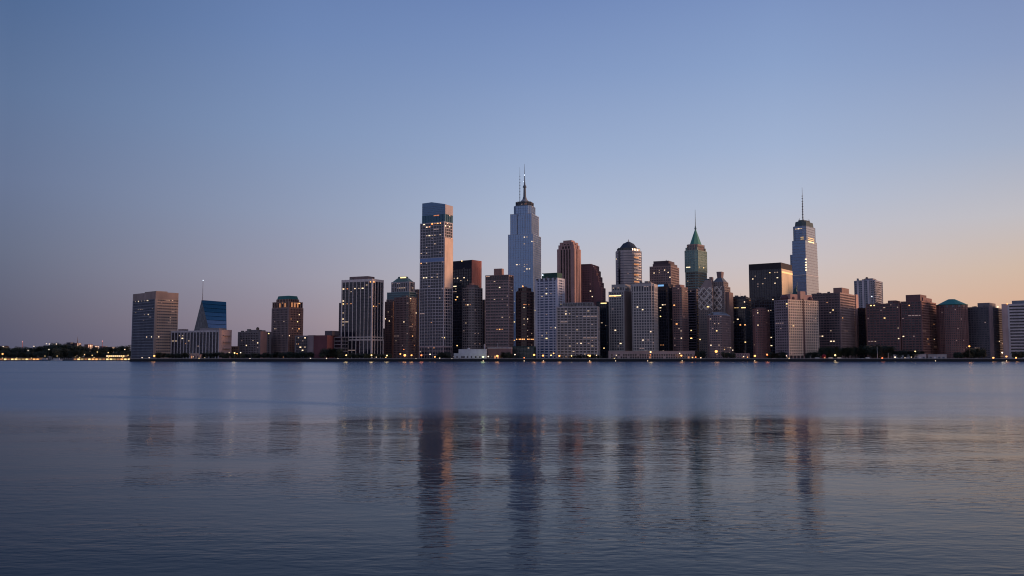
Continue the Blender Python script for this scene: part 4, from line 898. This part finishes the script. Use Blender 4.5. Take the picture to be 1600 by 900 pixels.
# ------------------------------------------------------------------ lit piers and boats on the far bank
def pier(name, label, xa, xb, yt, Y, levels):
    A = P(xa,562,Y); B_ = P(xb,562,Y); root = empty(name, ((A.x+B_.x)/2, Y, 0)); tag(root, label, 'pier building'); L = B_.x-A.x
    zt = P(xa,yt,Y).z
    m = MB(); m.box(-L/2,L/2,0,14,.2,1.0); m.build('deck', plain((.10,.09,.09)), root)
    n = int(L/5.2)
    m = MB(); m.box(-L/2,L/2,3.5,13,1.0,zt); 
    m.build('wall', plain((.30,.22,.14)), root); m = MB(); m.box(-L/2-.5,L/2+.5,.5,13.6,zt,zt+.4); m.build('roof', plain((.12,.11,.11)), root)
    for k in range(n+1):
        m = MB(); xx = -L/2+k*L/n; m.box(xx-.16,xx+.16,.8,1.1,.95,zt); m.build('post', plain((.2,.16,.12)), root)
    for k in range(n):
        for l in range(levels):
            m = MB(); xx = -L/2+(k+.5)*L/n; zz = 1.5+l*(zt-1)/levels; m.box(xx-2.0,xx+2.0,3.2,3.6,zz,zz+1.5)
            m.build('lit_window', LIT[random.choice('yYYOo')], root)
    for k in range(max(2, n//4)):
        m = MB(); m.ball((-L/2+(k+.5)*L/(n//4 or 1), .2, zt-.2), .55); m.build('lamp', LIT['Y'], root)
    m = MB()
    for k in range(n): m.cone(-L/2+k*L/n, 1.5, -2, .25, .25, .25, 6)
    m.build('piles', plain((.03,.03,.03)), root); return root, L, zt
pier('lit_pier', 'long low pier at the far left edge glowing with warm lamps', -8, 60, 559.2, 1338, 1)
r_, L_, z_ = pier('lit_ferry_terminal', 'long ferry pier glowing with close set amber windows left of the broad slab tower', 113, 203, 558.2, 1336, 1)
m = MB(); m.box(L_*.06,L_*.40,4,12,z_+.4,z_+3.4); m.build('upper_deck', plain((.3,.22,.14)), r_)
for k in range(9): m = MB(); xx = L_*.07+k*L_*.036; m.box(xx,xx+2,3.7,4.1,z_+1,z_+2.6); m.build('lit_window', LIT['Y' if k % 3 else 'W'], r_)
def boat(x0, x1, Y, label, hull=(.4,.42,.46)):
    A = P(x0,562,Y).x; B_ = P(x1,562,Y).x; L = B_-A; root = empty('moored_boat', ((A+B_)/2, Y, 0)); tag(root, label, 'boat', 'boats moored along the far bank')
    m = MB(); h = L/2; m.prism([(-h*.95,-1.6),(h*.7,-1.7),(h*.92,0),(h*.7,1.7),(-h*.95,1.6)], -.4, 1.7, [(-h,-2),(h*.75,-2.1),(h,0),(h*.75,2.1),(-h,2)]); m.build('hull', plain(hull,.4), root)
    m = MB(); m.box(-h*.5,h*.45,-1.5,1.5,1.7,3.6); m.build('cabin', plain((.5,.5,.54),.4), root)
    m = MB(); m.box(-h*.45,h*.40,-1.6,-1.45,2.3,3.1); m.build('window', DK, root)
    m = MB(); m.cone(0,0,3.6,7,.12,.06,6); m.build('mast', plain((.3,.3,.3)), root); m = MB(); m.ball((0,0,7.0),.5); m.build('mast_light', LIT['Y'], root)
boat(80,98,1330,'pale boat with lit mast moored between the two glowing piers')
boat(62,78,1332,'dark blue hulled boat moored right of the far left pier',(.06,.09,.14))

# ------------------------------------------------------------------ lamps
LM = {'w': emit((1,.78,.55), 2.6), 'y': emit((1,.68,.27), 2.8), 'o': emit((1,.42,.12), 2.4), 'r': emit((1,.27,.09), 2.2), 'g': emit((.78,1,.40), 2.2), 'd': emit((1,.75,.5), 1.2)}
CN = {'w':'white','y':'yellow','o':'orange','r':'red orange','g':'greenish yellow','d':'faint'}
lampL = {}
def lamp(x, y, k, r, where, Y=1088.5, group='lit lamps along the waterfront', power=0, base=GZ, label=None):
    p = P(x, y, Y); tall = p.z-base > 2.4; root = empty('street_lamp' if tall else 'low_lamp', (p.x, Y, base)); h = p.z-base
    tag(root, label or ('%s %s %s' % (CN[k], 'lamp on a post' if tall else 'low light on the quay', where)), 'street lamp' if tall else 'light', group)
    if h > .8:
        m = MB(); m.cone(0,0,0,h-r*.5,.12,.08,6); m.build('pole', plain((.08,.08,.08)), root)
        m = MB(); m.cone(0,0,h+r*.72,h+r*1.15,r*.75,r*.3,8); m.build('lamp_cap', plain((.06,.06,.06)), root)
    else: h = max(h, r)
    m = MB(); m.ball((0,0,h), r, 10, 6); m.build('globe', LM[k], root)
    if power:
        if k not in lampL:
            c = {'w':(1,.85,.65),'y':(1,.72,.35),'o':(1,.45,.16),'r':(1,.28,.1),'g':(.8,1,.5)}[k]
            l = bpy.data.lights.new('bulb', 'POINT'); l.energy = power; l.color = c; l.shadow_soft_size = 2.6; lampL[k] = l
        o = bpy.data.objects.new('bulb', lampL[k]); COL.objects.link(o); o.parent = root; o.location = (0,-1.6*r-.6,h)
PWR = 700
Ls = [(222,559,'w',.6,'before the broad slab tower'),(233,559,'w',.6,'before the broad slab tower'),(241,556,'o',1.15,'at the right foot of the broad slab tower'),(257,561,'d',.5,'left of the quay pavilion'),(302,557.5,'d',.5,'on the quay pavilion front'),(311,561,'y',.8,'under the quay pavilion'),(320,559,'d',.5,'right of the quay pavilion'),
(358,551,'d',.6,'at the pinkish end of the columned block'),(366.5,551.5,'y',.95,'before the small reddish building'),(370.5,552.5,'o',.6,'before the small reddish building'),(376,551,'w',.7,'before the squat grey block'),(390.5,560.5,'w',.8,'below the squat grey block'),(405,562,'d',.5,'below the squat grey block'),
(485,561.5,'w',.85,'before the low plum brick building'),(510,561.8,'w',.85,'before the plum brick building, at its right end'),(528,562.3,'w',.75,'before the parking deck'),
(541,555,'y',.95,'at the left foot of the white piered black tower'),(580.5,555,'y',1.05,'at the corner of the white piered black tower'),(588,558,'d',.7,'at the right base of the white piered black tower'),(604.5,555.5,'y',1.0,'in the gap right of the white piered black tower'),(603,558.5,'y',.5,'just right of the white piered black tower'),
(631,546,'r',.5,'high before the plain brown brick tower'),(625.5,553,'o',.9,'before the plain brown brick tower, left one'),(632.5,555,'o',1.5,'before the plain brown brick tower, brightest of the cluster'),(643,555,'o',1.0,'at the right foot of the plain brown brick tower'),(658.5,555,'r',1.0,'at the left foot of the tallest slab'),(650,561,'w',.7,'between the brown brick tower and the tallest slab'),(672,553.5,'w',.85,'before the middle of the tallest slab'),(679.5,557.5,'o',.9,'before the middle of the tallest slab'),(687,559.5,'w',.6,'before the right half of the tallest slab'),
(706,561,'w',.7,'left of the white waterfront hall'),(755,557.5,'g',1.35,'on the white waterfront hall'),(763,557,'w',.9,'where the white and brown halls meet'),(777,556,'o',1.3,'before the brown hall'),(804.5,554,'w',.8,'at the right end of the brown hall'),(819,559,'r',.7,'before the teal podium'),(834.5,554.5,'o',1.3,'right of the teal podium'),(848.5,555.5,'o',1.15,'before the pale blue white tower'),
(861,555,'y',.9,'before the pale blue white tower, right side'),(865,552,'o',.8,'high at the right foot of the pale blue white tower'),(874,556,'o',1.1,'before the left end of the wide grid block'),(893,556,'y',.85,'before the wide grid block, left of centre'),(919,555,'y',.8,'before the wide grid block, beside the big orange lamp'),(921.5,555.8,'o',1.3,'before the right half of the wide grid block'),(932,555,'d',.8,'at the right end of the wide grid block'),(963,555,'d',.8,'before the left end of the long podium'),(960,560,'y',.8,'before the left end of the long podium'),
(1016.5,550,'y',1.15,'high before the long podium below the paler twin'),(1016,554.5,'r',.6,'halfway up before the long podium'),(1062,552,'w',.7,'before the right part of the long podium'),(1064.5,555.5,'o',1.1,'before the right part of the long podium'),(1082,558.5,'o',.8,'at the right end of the long podium, lower left'),(1087,558,'r',.8,'at the right end of the long podium'),(1095,559,'d',.9,'right of the long podium'),(1106,561,'y',.45,'left below the barrel roofed block'),
(1119,549,'o',1.7,'before the barrel roofed block, largest of all'),(1132,546,'y',.6,'high before the barrel roofed block'),(1145,547,'w',.6,'at the right edge of the barrel roofed block'),(1162,557,'w',.6,'before the low mauve building'),(1168,558,'o',.6,'before the low mauve building'),(1179.5,556,'o',1.3,'before the slim curved brick tower'),(1198.5,554,'r',1.1,'at the right foot of the slim curved brick tower'),(1229,556,'w',.6,'at the left foot of the pale pink tower'),(1233,561,'y',.9,'below the pale pink tower'),(1305,555,'y',1.25,'before the grove by the wide brown slab'),
(1378.5,561,'r',1.0,'left of the quay sheds'),(1398.5,558,'w',.9,'on the pale blue grey shed'),(1414,559,'d',.6,'on the pale blue grey shed'),(1424,558,'d',.7,'on the pinkish white shed'),(1430,549,'y',.9,'above the quay sheds'),(1514.5,541,'o',1.0,'high among the trees by the dark slate slab'),(1552,559,'o',1.15,'before the end face of the dark slate slab'),(1566,551,'w',.95,'high right of the dark slate slab'),(1572.5,557,'o',1.0,'at the left foot of the white banded building'),(1587.5,559,'o',1.0,'before the white banded building')]
for (x, y, k, r, wh) in Ls: lamp(x, y, k, r*(1.0 if k in 'or' else .85), wh, power=PWR if r > .94 and k != 'd' else 0)
for (x, y) in ((5,541.5),(44,547.5),(53,541),(72.5,537),(77,537.5),(88,537.5),(76.5,546),(118,558),(132,554),(144,555),(152,550),(169,551),(200,555),(195,546)):
    lamp(x, y, 'w' if y < 550 else 'y', .62, '', Y=1376 if y > 545 else 1460, group='lamps on the wooded far bank', base=1.6, label='lit lamp mast among the trees of the far bank, %s' % ('behind the left pier' if x < 60 else 'above the moored boats' if x < 100 else 'behind the amber ferry pier'))
lamp(4,553,'o',1.2,'',Y=1340,group='lamps on the wooded far bank',base=1.6,label='large orange lamp at the left edge above the far pier')
# lamp reflections at the quay foot, put in as added piles with glowing balls
for (x, wh) in ((755,'below the white hall'),(819,'below the teal podium'),(849,'below the pale blue white tower'),(921.5,'below the wide grid block'),(962,'below the left end of the long podium'),(1012,'below the paler twin tower'),(1066,'below the right part of the long podium'),(1179.5,'below the slim curved brick tower'),(1305,'below the grove'),(1462,'below the round brown tower'),(1573,'below the white banded building')):
    p = P(x, 565.6, 1077); root = empty('added_glint_pile', (p.x, 1077.6, -2)); tag(root, 'added pile glowing as a white lamp reflection '+wh, 'added pile', 'added lamp reflections at the foot of the quay wall')
    m = MB(); m.cone(0,0,0,2.5,.3,.3,8); m.build('pile', plain((.04,.04,.04)), root); m = MB(); m.ball((0,-.2,2.9),.5); m.build('reflection_glint', LIT['W'], root)

# ------------------------------------------------------------------ quay furniture and vehicles
def car(x, Y, rgb, label, rz=0, group='vehicles on the quay road', van=False):
    p = P(x,560,Y); root = empty('parked_van' if van else 'parked_car', (p.x, Y, GZ+.06), rz); tag(root, label, 'van' if van else 'car', group)
    l = 2.7 if van else 2.2; ht = 2.1 if van else .95
    m = MB(); m.prism([(-l,-.9),(l,-.9),(l,.9),(-l,.9)], .35, ht, [(-l+.05,-.86),(l-.1,-.86),(l-.1,.86),(-l+.05,.86)]); m.build('body', plain(rgb,.35), root)
    if not van: m = MB(); m.prism([(-1.3,-.8),(1.2,-.8),(1.2,.8),(-1.3,.8)], .95, 1.45, [(-.9,-.7),(.7,-.7),(.7,.7),(-.9,.7)]); m.build('cabin', DK, root)
    else: m = MB(); m.box(1.3,2.72,-.93,.93,1.25,1.85); m.build('windscreen', DK, root)
    for sx in (-1, 1):
        for sy in (-1, 1):
            m = MB(); m.tube((sx*l*.62,sy*.75,.34),(sx*l*.62,sy*.95,.34),.34,10); m.build('wheel', plain((.02,.02,.02)), root)
car(1341,1091,(.5,.5,.52),'white car parked on the quay left of the thin flagpole'); car(1347.5,1091,(.42,.42,.45),'pale grey car parked behind the white one by the grove'); car(1356,1092,(.6,.6,.6),'bright white van parked left of the flagpole',van=True)
car(1277,1091,(.4,.4,.42),'pale van parked at the right foot of the pale pink tower',van=True); car(1210,1091,(.45,.45,.48),'white car parked between slim brick tower and pale pink tower'); car(693,1090,(.5,.48,.5),'white car on the quay road before the tallest slab'); car(1090,1091,(.35,.2,.18),'dull red car at the right end of the long podium'); car(1298,1090.5,(.55,.56,.55),'white van left of the big yellow lamp by the grove',van=True); car(1312,1090.5,(.5,.5,.5),'white van right of the big yellow lamp by the grove',van=True); car(1525,1091,(.4,.38,.36),'pale car parked under the trees of the dark slate slab')
car(718,1089.5,(.4,.4,.4),'grey car before the white waterfront hall')
p = P(1287.5,560,1092); root = empty('red_kiosk', (p.x,1092,GZ)); tag(root, 'red kiosk with pointed roof on the quay right of the pale pink tower', 'kiosk')
m = MB(); m.prism(ngon(0,0,2.4,2.4,8), 0, 4.2); m.build('wall', plain((.30,.02,.03)), root); m = MB(); m.prism(ngon(0,0,2.9,2.9,8), 4.2, 6.2, ngon(0,0,.4,.4,8)); m.build('roof', plain((.22,.02,.03)), root); m = MB(); m.box(-.8,.8,-2.45,-2.2,1,2.6); m.build('window', LIT['o'], root)
for (x, yt, lab) in ((1371,542,'tall pale flagpole standing on the quay before the grove'),(1388,552,'short pale mast on the quay left of the sheds'),(777,536,'thin pale pole behind the brown hall roof'),(1266,556,'thin white pole at the foot of the pale pink tower')):
    p = P(x,560,1089); root = empty('flagpole', (p.x,1089 if x != 777 else 1121,GZ)); tag(root, lab, 'pole'); h = P(x,yt,1089).z-GZ
    m = MB(); m.cone(0,0,0,h,.28,.16,8); m.build('pole', plain((.5,.5,.52)), root); m = MB(); m.ball((0,0,h),.3); m.build('finial', plain((.5,.5,.5)), root)
p = P(1229.3,560,1089); root = empty('sculpture', (p.x-.0,1089,GZ)); tag(root, 'small pale curved sculpture on the quay at the left foot of the pale pink tower', 'sculpture')
m = MB(); m.box(-1,1,-1,1,0,.8); m.build('plinth', plain((.3,.3,.3)), root); m = MB()
pr = None
for k in range(8):
    q = (math.sin(k*.55)*1.1-.3, 0, .7+k*.62)
    if pr: m.tube(pr, q, .42-.03*k, 7)
    pr = q
m.build('figure', plain((.55,.52,.46)), root)

for bb in BLD:
    nm = bb.root['label']; zt = bb.tiers[-1][7] if bb.tiers else 0
    if bb.tiers and bb.W > 18 and bb.Y < 1320 and bb.Y > 1111 and bb.root.name.split('.')[0] in ('apartment_tower','apartment_block','office_tower'):
        zt = bb.tiers[0][7] if len(bb.tiers) == 1 else None
        if zt:
            if 'apartment' in bb.root.name and random.random() < .55: bb.tank(random.uniform(-.3,.3)*bb.W, random.uniform(-.2,.2)*bb.D, zt)
            bb.mech(3, zt, .8, (1,2.6), (.12,.11,.11))
            if random.random() < .5: bb.mast(random.uniform(-.35,.35)*bb.W, 0, zt, zt+random.uniform(5,9), .16, rings=1)
# small pieces that sit on a part become that part's children
UNDER = {'beacon':('antenna','spire','mast'),'mast_light':('mast',),'crown_rib':('crown',),'crown_side':('crown',),'dome_top':('dome',),'lantern':('pagoda_roof',),
         'roof_light':('penthouse','dome','attic','wall'),'roof_lantern':('roof',),'elevator_housing':('penthouse',),'crown_top':('crown',),'finial':('pole',),'lamp_cap':('pole',),'attic_window':('wall',)}
sib = {}
for o in scn.objects:
    if o.parent and o.type == 'MESH': sib.setdefault(o.parent.name, []).append(o)
for root_name, L_ in sib.items():
    for o in L_:
        k = o.name.split('.')[0]
        if k == 'window' and o.parent.name.startswith('moored_boat'): t_ = ('cabin',)
        elif k in UNDER: t_ = UNDER[k]
        else: continue
        for want in t_:
            c_ = [p for p in L_ if p.name.split('.')[0] == want and p is not o]
            if c_: o.parent = c_[0]; break
